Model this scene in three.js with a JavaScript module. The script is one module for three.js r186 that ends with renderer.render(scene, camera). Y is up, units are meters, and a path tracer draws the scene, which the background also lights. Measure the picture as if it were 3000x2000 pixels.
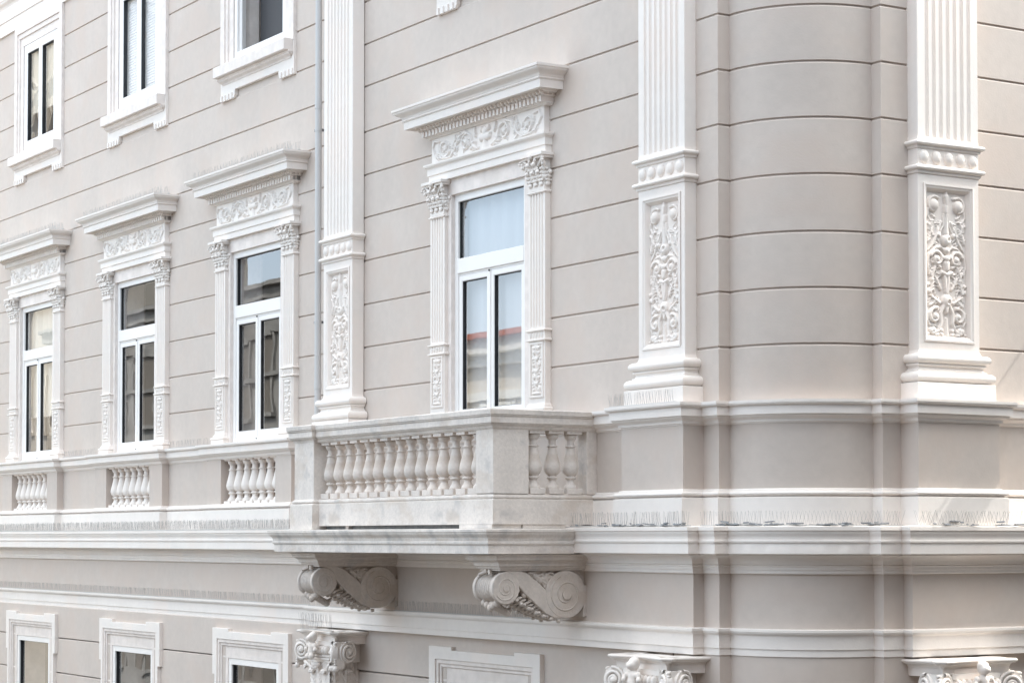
import * as THREE from 'three';
import { mergeGeometries, toCreasedNormals } from 'three/addons/utils/BufferGeometryUtils.js';
import { MarchingCubes } from 'three/addons/objects/MarchingCubes.js';

// ---------------------------------------------------------------- camera, sky, sun, exposure
const scene = new THREE.Scene();
const E = 6.5;                                   // height of the eye above the street; "rel" heights below are measured from it
const YAW = 0.556, PITCH = 0.0332;
const camera = new THREE.PerspectiveCamera(2 * Math.atan(1000 / 6461) * 180 / Math.PI, 1.5, 0.5, 3000);
camera.position.set(12.9386, E, 10.5141);
camera.lookAt(12.9386 - Math.cos(YAW) * Math.cos(PITCH), E + Math.sin(PITCH), 10.5141 - Math.sin(YAW) * Math.cos(PITCH));
camera.setViewOffset(3000, 2000, 0, -362.5, 3000, 2000);

const SUN = new THREE.Vector3(0.16, 1.12, -1).normalize();
{
  const W = 512, H = 256, d = new Float32Array(W * H * 4);
  const mix = (a, b, t) => a + (b - a) * t;
  const zen = [0.76, 0.76, 0.77], mid = [0.60, 0.82, 1.06], hor = [0.96, 1.0, 1.0], gnd = [0.20, 0.19, 0.18];
  for (let j = 0; j < H; j++) for (let i = 0; i < W; i++) {
    const el = ((j + 0.5) / H - 0.5) * Math.PI, az = ((i + 0.5) / W - 0.5) * 2 * Math.PI;
    const v = new THREE.Vector3(Math.cos(el) * Math.cos(az), Math.sin(el), Math.cos(el) * Math.sin(az));
    const k = (j * W + i) * 4, s = Math.max(0, Math.sin(el)), c = Math.max(0, v.dot(SUN));
    for (let q = 0; q < 3; q++) {
      let x = s < 0.2 ? mix(hor[q], mid[q], s / 0.2) : mix(mid[q], zen[q], Math.pow((s - 0.2) / 0.8, 0.75));
      x += [1.0, 0.96, 0.86][q] * (1.0 * Math.pow(c, 10) + 1.2 * Math.pow(c, 3));
      if (el < 0) x = gnd[q];
      d[k + q] = x * 1.05;
    }
    d[k + 3] = 1;
  }
  const sky = new THREE.DataTexture(d, W, H, THREE.RGBAFormat, THREE.FloatType);
  sky.mapping = THREE.EquirectangularReflectionMapping; sky.magFilter = sky.minFilter = THREE.LinearFilter; sky.needsUpdate = true;
  scene.background = sky; scene.environment = sky; scene.environmentIntensity = 1;
}
const sun = new THREE.DirectionalLight(0xfffbf4, 2.0);
sun.position.copy(SUN).multiplyScalar(80).add(new THREE.Vector3(-6, 4, 2));
sun.target.position.set(-6, 4, 2);
sun.castShadow = true; sun.shadow.radius = 0.6; sun.shadow.mapSize.set(4096, 4096);
Object.assign(sun.shadow.camera, { left: -60, right: 60, top: 60, bottom: -60, near: 1, far: 220 });
scene.add(sun, sun.target);

const renderer = new THREE.WebGLRenderer({ antialias: true });
renderer.toneMapping = THREE.LinearToneMapping;
renderer.toneMappingExposure = 2.68;
renderer.shadowMap.enabled = true;
renderer.setSize(1024, 682);

// ---------------------------------------------------------------- helpers
let seed = 7;
const rnd = () => { seed = (seed + 0x6D2B79F5) | 0; let t = Math.imul(seed ^ (seed >>> 15), 1 | seed); t = (t + Math.imul(t ^ (t >>> 7), 61 | t)) ^ t; return ((t ^ (t >>> 14)) >>> 0) / 4294967296; };
const hash = (x, y, s) => { let n = (Math.imul(x, 374761393) + Math.imul(y, 668265263) + Math.imul(s, 974711)) | 0; n = Math.imul(n ^ (n >>> 13), 1274126177); return ((n ^ (n >>> 16)) >>> 0) / 4294967296; };
function vnoise(x, y, per, s) {                    // value noise that tiles every `per` cells
  const xi = Math.floor(x), yi = Math.floor(y), fx = x - xi, fy = y - yi, u = fx * fx * (3 - 2 * fx), v = fy * fy * (3 - 2 * fy);
  const m = (a) => ((a % per) + per) % per, h = (a, b) => hash(m(a), m(b), s);
  return (h(xi, yi) * (1 - u) + h(xi + 1, yi) * u) * (1 - v) + (h(xi, yi + 1) * (1 - u) + h(xi + 1, yi + 1) * u) * v;
}
function fbm(x, y, per, oct, s) { let a = 0.5, t = 0, n = 0; for (let o = 0; o < oct; o++) { t += a * vnoise(x, y, per, s + o); n += a; x *= 2; y *= 2; per *= 2; a *= 0.5; } return t / n; }
function tex(size, metres, fn, srgb = true) {      // fn(u, v) in 0..1 gives [r, g, b] or one value in 0..1
  const d = new Uint8Array(size * size * 4);
  for (let j = 0; j < size; j++) for (let i = 0; i < size; i++) {
    let c = fn(i / size, j / size); if (!Array.isArray(c)) c = [c, c, c];
    for (let q = 0; q < 3; q++) { let x = Math.min(1, Math.max(0, c[q])); if (srgb) x = x <= 0.0031308 ? x * 12.92 : 1.055 * Math.pow(x, 1 / 2.4) - 0.055; d[(j * size + i) * 4 + q] = Math.round(x * 255); }
    d[(j * size + i) * 4 + 3] = 255;
  }
  const t = new THREE.DataTexture(d, size, size); t.wrapS = t.wrapT = THREE.RepeatWrapping; t.magFilter = THREE.LinearFilter; t.minFilter = THREE.LinearMipmapLinearFilter; t.generateMipmaps = true;
  if (srgb) t.colorSpace = THREE.SRGBColorSpace;
  t.repeat.set(1 / metres, 1 / metres); t.needsUpdate = true; return t;
}
const std = (o) => new THREE.MeshStandardMaterial(Object.assign({ roughness: 0.85, metalness: 0, side: THREE.DoubleSide }, o));
const sc3 = (c, k) => [c[0] * k, c[1] * k, c[2] * k];
const lerp3 = (a, b, t) => [a[0] + (b[0] - a[0]) * t, a[1] + (b[1] - a[1]) * t, a[2] + (b[2] - a[2]) * t];
const sstep = (a, b, x) => { const t = Math.min(1, Math.max(0, (x - a) / (b - a))); return t * t * (3 - 2 * t); };

const WALLC = [0.588, 0.520, 0.467], TRIMC = [0.84, 0.785, 0.735], STONEC = [0.77, 0.71, 0.655], MARBC = [0.79, 0.72, 0.67];
const plasterTex = (c, s, amp) => tex(1024, 3, (u, v) => {
  const a = fbm(u * 5, v * 5, 5, 4, s), b = fbm(u * 60, v * 60, 60, 3, s + 9), m = fbm(u * 14 + 3, v * 4, 14, 3, s + 20);
  return lerp3(sc3(c, 1 + amp * ((a - 0.5) * 0.9 + (b - 0.5) * 0.6 + (m - 0.5) * 0.4)), [c[0] * 1.03, c[1] * 0.985, c[2] * 0.96], sstep(0.45, 0.75, fbm(u * 7, v * 7, 7, 3, s + 33)) * 0.6);
});
const grainTex = tex(512, 1, (u, v) => 0.5 + 0.35 * (fbm(u * 90, v * 90, 90, 3, 5) - 0.5) * 2 + 0.25 * (fbm(u * 9, v * 9, 9, 4, 6) - 0.5), false);
const streakTex = (c) => tex(1024, 2.2, (u, v) => {
  const a = fbm(u * 6, v * 6, 6, 5, 41), st = fbm(u * 22, v * 3, 22, 4, 42), f = fbm(u * 120, v * 120, 120, 2, 43), p = fbm(u * 11 + 5, v * 11, 11, 4, 44);
  let q = sc3(c, 0.93 + 0.20 * (a - 0.5) + 0.16 * (st - 0.5) + 0.16 * (f - 0.5));
  q = lerp3(q, [0.38, 0.37, 0.37], sstep(0.56, 0.78, p) * 0.42);        // grey weathering patches
  q = lerp3(q, [0.56, 0.46, 0.37], sstep(0.57, 0.76, fbm(u * 8, v * 13, 8, 4, 46)) * 0.34);   // ochre staining
  return q;
});
const marbTex = tex(512, 1.3, (u, v) => {
  const a = fbm(u * 5, v * 9, 5, 5, 51), p = fbm(u * 18, v * 18, 18, 3, 52);
  return lerp3(sc3(MARBC, 1 + 0.22 * (p - 0.5)), [0.70, 0.62, 0.55], sstep(0.5, 0.75, a) * 0.35);
});
const M = {
  wall: std({ map: plasterTex(WALLC, 11, 0.14), bumpMap: grainTex, bumpScale: 0.0008, roughness: 0.93 }),
  trim: std({ map: plasterTex(TRIMC, 61, 0.10), bumpMap: grainTex, bumpScale: 0.001, roughness: 0.8 }),
  stone: std({ map: streakTex(STONEC), bumpMap: grainTex, bumpScale: 0.0022, roughness: 0.9 }),
  corbel: std({ map: streakTex([0.68, 0.61, 0.55]), bumpMap: grainTex, bumpScale: 0.0025, roughness: 0.9 }),
  marble: std({ map: marbTex, bumpMap: grainTex, bumpScale: 0.001, roughness: 0.7 }),
  frame: std({ color: new THREE.Color().setRGB(0.86, 0.835, 0.81), roughness: 0.38 }),
  gasket: std({ color: new THREE.Color().setRGB(0.02, 0.02, 0.022), roughness: 0.6 }),
  glass: new THREE.MeshPhysicalMaterial({ color: 0xffffff, roughness: 0, metalness: 0, transmission: 1, thickness: 0, ior: 2.3, side: THREE.DoubleSide }),
  clearGlass: new THREE.MeshPhysicalMaterial({ color: 0xffffff, roughness: 0, metalness: 0, transmission: 1, thickness: 0, ior: 1.55, side: THREE.DoubleSide }),
  pipe: std({ color: new THREE.Color().setRGB(0.55, 0.54, 0.53), roughness: 0.5 }),
  steel: std({ color: new THREE.Color().setRGB(0.42, 0.40, 0.38), roughness: 0.45, metalness: 0.2 }),
  clip: std({ color: new THREE.Color().setRGB(0.16, 0.16, 0.17), roughness: 0.5, metalness: 0.5 }),
  room: std({ color: new THREE.Color().setRGB(0.22, 0.20, 0.18) }),
  roomDark: std({ color: new THREE.Color().setRGB(0.16, 0.14, 0.12) }),
  curtain: std({ color: new THREE.Color().setRGB(0.78, 0.78, 0.77), roughness: 0.95 }),
  lead: std({ map: tex(256, 0.5, (u, v) => sc3([0.28, 0.29, 0.30], 0.7 + 0.6 * fbm(u * 12, v * 12, 12, 4, 71))), roughness: 0.7 }),
  spikeBase: std({ color: new THREE.Color().setRGB(0.52, 0.51, 0.49), roughness: 0.6 }),
  street: std({ map: tex(512, 4, (u, v) => sc3([0.075, 0.072, 0.07], 0.8 + 0.4 * fbm(u * 40, v * 40, 40, 4, 81))), roughness: 0.95 }),
};

function boxUV(g) {                                // uv in metres, chosen by the way each face points
  const p = g.attributes.position, n = g.attributes.normal, uv = new Float32Array(p.count * 2);
  for (let i = 0; i < p.count; i += 3) {
    let nx = 0, ny = 0, nz = 0; for (let k = 0; k < 3; k++) { nx += Math.abs(n.getX(i + k)); ny += Math.abs(n.getY(i + k)); nz += Math.abs(n.getZ(i + k)); }
    for (let k = 0; k < 3; k++) {
      const x = p.getX(i + k), y = p.getY(i + k), z = p.getZ(i + k);
      const a = ny > nx && ny > nz ? [x, z] : nx > nz ? [z, y] : [x, y];
      uv[(i + k) * 2] = a[0]; uv[(i + k) * 2 + 1] = a[1];
    }
  }
  g.setAttribute('uv', new THREE.BufferAttribute(uv, 2)); return g;
}
function plain(g) {
  let q = g.index ? g.toNonIndexed() : g;
  for (const k of Object.keys(q.attributes)) if (!['position', 'normal', 'uv'].includes(k)) q.deleteAttribute(k);
  if (!q.attributes.normal) q.computeVertexNormals();
  return boxUV(q);
}
const merge = (list) => { const a = (Array.isArray(list) ? list.flat(3) : [list]).map(plain); return a.length === 1 ? a[0] : mergeGeometries(a); };
function part(name, geos, mat, parent, label) {
  const m = new THREE.Mesh(merge(geos), mat); m.name = name; m.castShadow = m.receiveShadow = true; parent.add(m);
  if (label) m.userData.label = label;
  return m;
}
function group(name, parent, label) { const g = new THREE.Group(); g.name = name; if (parent) parent.add(g); if (label) g.userData.label = label; return g; }
const at = (g, x, y, z) => g.translate(x, y, z);
function flipScale(g, x, y, z) {                   // mirror a geometry and keep its faces the right way round
  g = plain(g); g.scale(x, y, z); if (x * y * z > 0) return g;
  for (const a of Object.values(g.attributes)) for (let i = 0; i < a.count; i += 3) for (let k = 0; k < a.itemSize; k++) { const q = a.array[(i + 1) * a.itemSize + k]; a.array[(i + 1) * a.itemSize + k] = a.array[(i + 2) * a.itemSize + k]; a.array[(i + 2) * a.itemSize + k] = q; }
  return g;
}
function box(x0, x1, y0, y1, z0, z1, c = 0) {      // box between limits, front edges chamfered by c
  if (!c) return at(new THREE.BoxGeometry(x1 - x0, y1 - y0, z1 - z0), (x0 + x1) / 2, (y0 + y1) / 2, (z0 + z1) / 2);
  const s = new THREE.Shape(); s.moveTo(x0 + c, y0 + c); s.lineTo(x1 - c, y0 + c); s.lineTo(x1 - c, y1 - c); s.lineTo(x0 + c, y1 - c); s.closePath();
  const g = new THREE.ExtrudeGeometry(s, { depth: Math.max(0.001, z1 - z0 - 2 * c), bevelEnabled: true, bevelThickness: c, bevelSize: c, bevelSegments: 1, curveSegments: 1 });
  return at(g, 0, 0, z0 + c);
}
function plate(pts, z0, z1, c = 0, holes = []) {   // polygon in x, y pushed from z0 to z1
  const s = new THREE.Shape(pts.map((p) => new THREE.Vector2(p[0], p[1])));
  for (const h of holes) s.holes.push(new THREE.Path(h.map((p) => new THREE.Vector2(p[0], p[1]))));
  const g = new THREE.ExtrudeGeometry(s, { depth: z1 - z0 - (c ? c : 0), bevelEnabled: !!c, bevelThickness: c, bevelSize: c, bevelOffset: -c, bevelSegments: 1, curveSegments: 1 });
  return at(g, 0, 0, z0);
}
const rect = (x0, x1, y0, y1) => [[x0, y0], [x1, y0], [x1, y1], [x0, y1]];
function sweep(profile, path, { closedPath = false, caps = true, crease = 0.6 } = {}) {
  // profile: [out, y] from bottom to top; path: plan points [x, z]; "out" is to the side (-dz, dx) of the way it runs
  const n = path.length, mit = [], fun = path; path = path.map((p) => (typeof p === 'function' ? p(0) : p));
  for (let i = 0; i < n; i++) {
    const a = path[(i - 1 + n) % n], b = path[i], c = path[(i + 1) % n];
    let d1 = [b[0] - a[0], b[1] - a[1]], d2 = [c[0] - b[0], c[1] - b[1]];
    if (!closedPath && i === 0) d1 = d2; if (!closedPath && i === n - 1) d2 = d1;
    const l1 = Math.hypot(...d1), l2 = Math.hypot(...d2), n1 = [-d1[1] / l1, d1[0] / l1], n2 = [-d2[1] / l2, d2[0] / l2];
    const k = 1 + n1[0] * n2[0] + n1[1] * n2[1];
    mit.push([(n1[0] + n2[0]) / k, (n1[1] + n2[1]) / k]);
  }
  const pos = [], P = (i, j) => { const [o, y] = profile[j]; if (typeof fun[i] === 'function') { const q = fun[i](o); return [q[0], y, q[1]]; } return [path[i][0] + mit[i][0] * o, y, path[i][1] + mit[i][1] * o]; };
  const tri = (a, b, c) => pos.push(...a, ...b, ...c);
  for (let i = 0; i < (closedPath ? n : n - 1); i++) for (let j = 0; j < profile.length - 1; j++) {
    const k = (i + 1) % n, a = P(i, j), b = P(k, j), c = P(k, j + 1), d = P(i, j + 1);
    tri(a, b, c); tri(a, c, d);
  }
  if (caps && !closedPath) {
    const poly = profile.map((p) => new THREE.Vector2(p[0], p[1]));
    for (const t of THREE.ShapeUtils.triangulateShape(poly, [])) { tri(P(0, t[0]), P(0, t[1]), P(0, t[2])); tri(P(n - 1, t[0]), P(n - 1, t[2]), P(n - 1, t[1])); }
  }
  const g = new THREE.BufferGeometry(); g.setAttribute('position', new THREE.Float32BufferAttribute(pos, 3)); g.computeVertexNormals();
  return toCreasedNormals(g, crease);
}
const arc = (ox, oy, r, a0, a1, n = 6, ry = r) => Array.from({ length: n + 1 }, (_, i) => { const a = (a0 + (a1 - a0) * i / n) * Math.PI / 180; return [ox + r * Math.cos(a), oy + ry * Math.sin(a)]; });
const cyma = (o0, y0, o1, y1, n = 8) => Array.from({ length: n + 1 }, (_, i) => { const t = i / n; return [o0 + (o1 - o0) * (t - 0.16 * Math.sin(2 * Math.PI * t)), y0 + (y1 - y0) * t]; });
const cove = (o0, y0, o1, y1, n = 6) => Array.from({ length: n + 1 }, (_, i) => { const t = i / n * Math.PI / 2; return [o0 + (o1 - o0) * (1 - Math.cos(t)), y0 + (y1 - y0) * Math.sin(t)]; });
const torus = (o, y0, y1, out, n = 8) => Array.from({ length: n + 1 }, (_, i) => { const a = -Math.PI / 2 + Math.PI * i / n; return [o + out * Math.cos(a), (y0 + y1) / 2 + (y1 - y0) / 2 * Math.sin(a)]; });
const lathe = (pts, x, z, seg = 20) => at(new THREE.LatheGeometry(pts.map((p) => new THREE.Vector2(p[0], p[1])), seg), x, 0, z);
function ball(x, y, z, rx, ry = rx, rz = rx, w = 10, h = 8) { const g = new THREE.SphereGeometry(1, w, h); g.scale(rx, ry, rz); return at(g, x, y, z); }
function rod(a, b, r0, r1 = r0, seg = 6) {
  const A = new THREE.Vector3(...a), B = new THREE.Vector3(...b), d = B.clone().sub(A), g = new THREE.CylinderGeometry(r1, r0, d.length(), seg, 1);
  g.applyQuaternion(new THREE.Quaternion().setFromUnitVectors(new THREE.Vector3(0, 1, 0), d.normalize())); return at(g, ...A.add(B).multiplyScalar(0.5).toArray());
}
const tube = (pts, r, seg = 24, rad = 6) => new THREE.TubeGeometry(new THREE.CatmullRomCurve3(pts.map((p) => new THREE.Vector3(...p))), seg, r, rad, false);
function blob(balls, lo, size, res = 26, k = 0.02) {   // one continuous surface round a set of balls [x, y, z, r]
  const mc = new MarchingCubes(res, new THREE.MeshBasicMaterial(), false, false, 60000); mc.isolation = 0;
  for (let z = 0; z < res; z++) for (let y = 0; y < res; y++) for (let x = 0; x < res; x++) {
    const p = [x, y, z].map((v, i) => lo[i] + size * v / res); let s = 0;
    for (const b of balls) s += Math.exp(-(Math.hypot(p[0] - b[0], p[1] - b[1], p[2] - b[2]) - b[3]) / k);
    mc.field[x + y * res + z * res * res] = k * Math.log(s + 1e-30);
  }
  mc.update();
  const g = new THREE.BufferGeometry(), c = mc.count;
  g.setAttribute('position', new THREE.BufferAttribute(mc.positionArray.slice(0, c * 3), 3)); g.setAttribute('normal', new THREE.BufferAttribute(mc.normalArray.slice(0, c * 3), 3));
  const a = g.attributes.position; for (let i = 0; i < a.count; i++) a.setXYZ(i, lo[0] + size * (a.getX(i) + 1) / 2, lo[1] + size * (a.getY(i) + 1) / 2, lo[2] + size * (a.getZ(i) + 1) / 2);
  return g;
}
// carved ornament: a heightfield made of domes, tapering strokes, spirals and leaves
class Carving {
  constructor() { this.s = []; }
  seg(a, b, r0, r1, h) { this.s.push([a, b, r0, r1, h]); return this; }
  dome(x, y, r, h) { return this.seg([x, y], [x + 1e-5, y], r, r, h); }
  hole(x, y, r, h) { this.s.push([[x, y], [x + 1e-5, y], r, r, -h]); return this; }
  line(pts, r0, r1, h, h1 = h) { const n = pts.length - 1; for (let i = 0; i < n; i++) this.seg(pts[i], pts[i + 1], r0 + (r1 - r0) * i / n, r0 + (r1 - r0) * (i + 1) / n, h + (h1 - h) * i / n); return this; }
  spiral(x, y, r, turns, dir, start, w, h) {
    const p = []; const n = Math.ceil(turns * 16);
    for (let i = 0; i <= n; i++) { const t = i / n, a = start + dir * t * turns * 2 * Math.PI, q = r * (1 - 0.8 * t); p.push([x + q * Math.cos(a), y + q * Math.sin(a)]); }
    this.line(p, w, w * 0.7, h); return this.dome(x, y, w * 1.7, h * 1.25);
  }
  leaf(x, y, ang, len, wid, h, lobes = 3) {
    const c = Math.cos(ang), s = Math.sin(ang), L = (u, v) => [x + u * c - v * s, y + u * s + v * c];
    this.seg(L(0, 0), L(len, 0), wid * 0.28, wid * 0.10, h);
    for (let i = 0; i < lobes; i++) { const u = len * (0.12 + 0.72 * i / lobes), k = 1 - 0.22 * i; for (const q of [-1, 1]) this.seg(L(u, 0), L(u + len * 0.22, q * wid * 0.5 * k), wid * 0.16, wid * 0.09, h * 0.8); }
    return this;
  }
  mirror() { for (const q of this.s.slice()) this.s.push([[-q[0][0], q[0][1]], [-q[1][0], q[1][1]], q[2], q[3], q[4]]); return this; }
  eval(x, y) {
    let best = 0, cut = 0;
    for (const [a, b, r0, r1, h] of this.s) {
      const R = Math.max(r0, r1); if (x < Math.min(a[0], b[0]) - R || x > Math.max(a[0], b[0]) + R || y < Math.min(a[1], b[1]) - R || y > Math.max(a[1], b[1]) + R) continue;
      const dx = b[0] - a[0], dy = b[1] - a[1], t = Math.min(1, Math.max(0, ((x - a[0]) * dx + (y - a[1]) * dy) / (dx * dx + dy * dy + 1e-12))), r = r0 + (r1 - r0) * t;
      const q = Math.hypot(x - a[0] - dx * t, y - a[1] - dy * t) / r; if (q >= 1) continue;
      const v = Math.abs(h) * 0.85 * Math.pow(1 - q * q, 0.4); if (h > 0) best = Math.max(best, v); else cut = Math.max(cut, v);
    }
    return best - cut;
  }
  mesh(x0, x1, y0, y1, nx, ny, z) {
    const g = new THREE.PlaneGeometry(x1 - x0, y1 - y0, nx, ny); at(g, (x0 + x1) / 2, (y0 + y1) / 2, 0);
    const p = g.attributes.position; for (let i = 0; i < p.count; i++) p.setZ(i, z + this.eval(p.getX(i), p.getY(i)));
    g.computeVertexNormals(); return g;
  }
}

// ---------------------------------------------------------------- the building
const e = 0.8996, r = 0.1121, RC = e - r, ZA = -0.028;      // corner: strips end at -e, step back r, quarter round of radius e - r
const curve = Array.from({ length: 25 }, (_, i) => { const a = Math.PI / 2 * i / 24; return [-e + RC * Math.sin(a), -e + RC * Math.cos(a)]; });
const quarter = (a) => (o) => {                                // a point of the quarter round pushed out by o, trimmed where the mouldings of the returns meet it
  const R = RC + o, q = Math.sqrt(Math.max(0, R * R - o * o)); let x = -e + R * Math.sin(a), z = -e + R * Math.cos(a);
  if (o > 0) { if (x < -e + o) { x = -e + o; z = -e + q; } else if (z < -e + o) { z = -e + o; x = -e + q; } }
  else if (a < 1e-6) { x = -e + o; z = -e + R; } else if (a > Math.PI / 2 - 1e-6) { z = -e + o; x = -e + R; }
  return [x, z];
};
const corner = [[-e, 0], ...Array.from({ length: 25 }, (_, i) => quarter(Math.PI / 2 * i / 24)), [0, -e]];
const XL = -26, ZB = -16, TOP = 13;
const CW = [-16.52, -12.93, -9.41, -4.40];                  // middle of each bay of windows
const P1 = -7.20, P2 = -1.512, P3 = -1.495;                 // middles of the pilasters (P3 along z)
const bldg = group('corner_building', scene); 
bldg.userData = { label: 'grey plastered palace corner with white carved trim filling the picture', category: 'building' };
const up = (name, geos, mat, parent = bldg, label) => { const m = part(name, geos, mat, parent, label); if (parent === bldg) m.position.y = E; return m; };

// walls: a core behind, and plaster courses with real joints between them
const holes = [];
for (const c of CW) holes.push(rect(c - 0.76, c + 0.76, 1.07, 3.44), rect(c - 0.72, c + 0.72, 5.40, 7.06), rect(c - 0.72, c + 0.72, -3.4, -1.27));
const core = up('wall', [plate([[XL, -E], [P2, -E], [P2, TOP + 0.1], [XL, TOP + 0.1]], -0.45, ZA - 0.016, 0, holes),
  sweep([[-0.42, -E], [-0.016, -E], [-0.016, TOP + 0.1], [-0.42, TOP + 0.1], [-0.42, -E]], [[P2 + 0.002, 0], ...corner, [0, P3], [-0.034, P3], [-0.034, ZB]], { caps: true })], M.wall);
const JG = 0.007;                                            // half a joint
const courseProfile = (y0, y1) => [[-0.019, y0 + JG], [-0.003, y0 + JG], [0, y0 + JG + 0.003], [0, y1 - JG - 0.009], [-0.009, y1 - JG], [-0.019, y1 - JG]];
function course(y0, y1, path) { return up('plaster_course', sweep(courseProfile(y0, y1), path, { crease: 0.5 }), M.wall, core); }
core.position.y = E;
const GY = [7.30, 6.827, 6.385, 5.925, 5.485, 5.045, 4.612, 4.146, 3.704, 3.266, 2.826, 2.379, 1.942, 1.506, 0.96];
const GB = [7.30, 6.827, 6.385, 5.925, 5.485, 5.045, 4.612, 4.144, 3.703, 3.270, 2.832, 2.412, 1.926, 1.516, 0.96];
const spanA = (y0, y1) => {                                  // free runs of wall on the long side between heights y0 and y1
  const cuts = [];
  for (const c of CW) { if (y0 < 3.44 && y1 > 1.1) cuts.push([c - 0.76, c + 0.76]); else if (y0 < 7.06 && y1 > 5.4) cuts.push([c - 0.72, c + 0.72]); else if (y1 < -1.2) cuts.push([c - 0.72, c + 0.72]); }
  const runs = []; let x = XL;
  for (const stop of [...cuts, [P1, P1 + 0.004], [P2, P2 + 0.004]].sort((a, b) => a[0] - b[0])) { if (stop[0] - x > 0.05) runs.push([x, stop[0]]); x = stop[1]; }
  return runs;
};
for (let i = 0; i < GY.length - 1; i++) {
  for (const [a, b] of spanA(GY[i + 1], GY[i])) course(GY[i + 1], GY[i], [[a, ZA], [b, ZA]]);
  course(GY[i + 1], GY[i], [[P2 + 0.004, 0], ...corner, [0, P3]]);
  course(GB[i + 1], GB[i], [[-0.034, P3 - 0.004], [-0.034, ZB]]);
}
const GL = [-0.90, -1.335, -1.80, -2.25, -2.70, -3.15, -4.2, -6.5];
for (let i = 0; i < GL.length - 1; i++) {
  if (i === 0) for (const c of CW) course(-1.12, -0.90, [[c - 0.72, 0.02], [c + 0.72, 0.02]]);
  for (const [a, b] of spanA(GL[i + 1], GL[i] - 0.6 * (i === 0))) course(GL[i + 1], GL[i], [[a, 0.02], [b, 0.02]]);
  course(GL[i + 1], GL[i], [[P2 + 0.004, 0], ...corner, [0, ZB]]);
}
// the rest of the shell: end wall, back walls, roof, floors, a partition behind each room
up('interior', [box(XL, XL + 0.3, -E, TOP, ZB, -0.46), box(XL, -0.5, -E, TOP, ZB, ZB + 0.3), ...[-0.65, 4.6, 8.55].map((y) => box(XL + 0.31, -0.95, y, y + 0.3, ZB + 0.31, -0.46)), box(XL + 0.31, -0.95, -E, -E + 0.05, ZB + 0.31, -0.46),
  box(XL + 0.31, -0.95, -E, 8.5, -5.2, -5.05), ...[-18.6, -14.7, -11.1, -7.2, -1.6].map((x) => box(x - 0.06, x + 0.06, -E + 0.06, 8.5, -5.04, -0.46))], M.room);
// pedestal zone, ledge and base mouldings, cornice, frieze and architrave follow the same plan with their own breaks
const pedPath = [[XL, 0]];
for (const c of CW.slice(0, 3)) pedPath.push([c - 1.10, 0], [c - 1.10, 0.09], [c + 1.10, 0.09], [c + 1.10, 0]);
pedPath.push([P1 - 0.43, 0], [P1 - 0.43, 0.2], [P1 + 0.43, 0.2], [P1 + 0.43, 0], [P2 - 0.44, 0], [P2 - 0.44, 0.2], [P2 + 0.41, 0.2], [P2 + 0.41, 0], ...corner, [0, P3 + 0.41], [0.2, P3 + 0.41], [0.2, P3 - 0.44], [0, P3 - 0.44], [0, ZB]);
const entPath = [[XL, 0], [-7.84, 0], [-7.84, 0.1], [-1.106, 0.1], [-1.106, 0], ...corner, [0, -1.106], [0.1, -1.106], [0.1, ZB]];
// pedestal band: cut at the openings of the blind balustrades
{
  const prof = [[-0.03, 0.33], [0, 0.33], [0, 0.93], [-0.03, 0.93]], segs = [];
  let cur = [[XL, 0]];
  for (const c of CW.slice(0, 3)) { cur.push([c - 1.10, 0], [c - 1.10, 0.09], [c - 0.71, 0.09], [c - 0.71, -0.15]); segs.push(cur); cur = [[c + 0.71, -0.15], [c + 0.71, 0.09], [c + 1.10, 0.09], [c + 1.10, 0]]; }
  segs.push([...cur, ...pedPath.slice(13)]);
  for (const s of segs) up('pedestal_band', sweep(prof, s), M.wall);
}
up('ledge_moulding', sweep([[-0.2, 0.895], [0.004, 0.895], [0.006, 0.905], [0.018, 0.907], ...cyma(0.02, 0.915, 0.06, 0.962), [0.075, 0.964], [0.075, 1.03], [0.084, 1.034], ...arc(0.092, 1.046, 0.009, -90, 20, 4), [0.105, 1.05], [0.105, 1.073], [-0.2, 1.082]], pedPath), M.trim);
up('base_moulding', sweep([[-0.2, 0.09], [0.05, 0.09], [0.05, 0.318], [0.036, 0.324], ...torus(0.02, 0.33, 0.372, 0.034), [0.022, 0.374], [0.016, 0.386], [-0.03, 0.396], [-0.2, 0.396]], pedPath), M.trim);
up('main_cornice', sweep([[-0.2, -0.275], [0.02, -0.275], [0.025, -0.266], [0.025, -0.245], [0.034, -0.243], [0.034, -0.222], ...torus(0.034, -0.220, -0.205, 0.008, 4), ...cove(0.045, -0.2, 0.125, -0.135), [0.135, -0.13], [0.135, -0.12], [0.188, -0.12], [0.19, -0.118], [0.19, -0.04], [0.196, -0.036], ...torus(0.195, -0.034, -0.008, 0.008, 4), [0.196, -0.004], ...cyma(0.196, 0, 0.212, 0.058), [0.222, 0.062], [0.222, 0.09], [0.15, 0.098], [-0.2, 0.108]], entPath, { crease: 0.5 }), M.trim);
up('frieze', sweep([[-0.2, -0.715], [0, -0.715], [0, -0.262], [-0.2, -0.262]], entPath), M.wall);
up('architrave', sweep([[-0.2, -0.914], [0.008, -0.914], [0.01, -0.912], [0.01, -0.858], [0.02, -0.856], [0.02, -0.768], ...cyma(0.022, -0.762, 0.045, -0.728), [0.05, -0.725], [0.05, -0.706], [0.02, -0.70], [-0.2, -0.70]], entPath, { crease: 0.5 }), M.trim);
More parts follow.
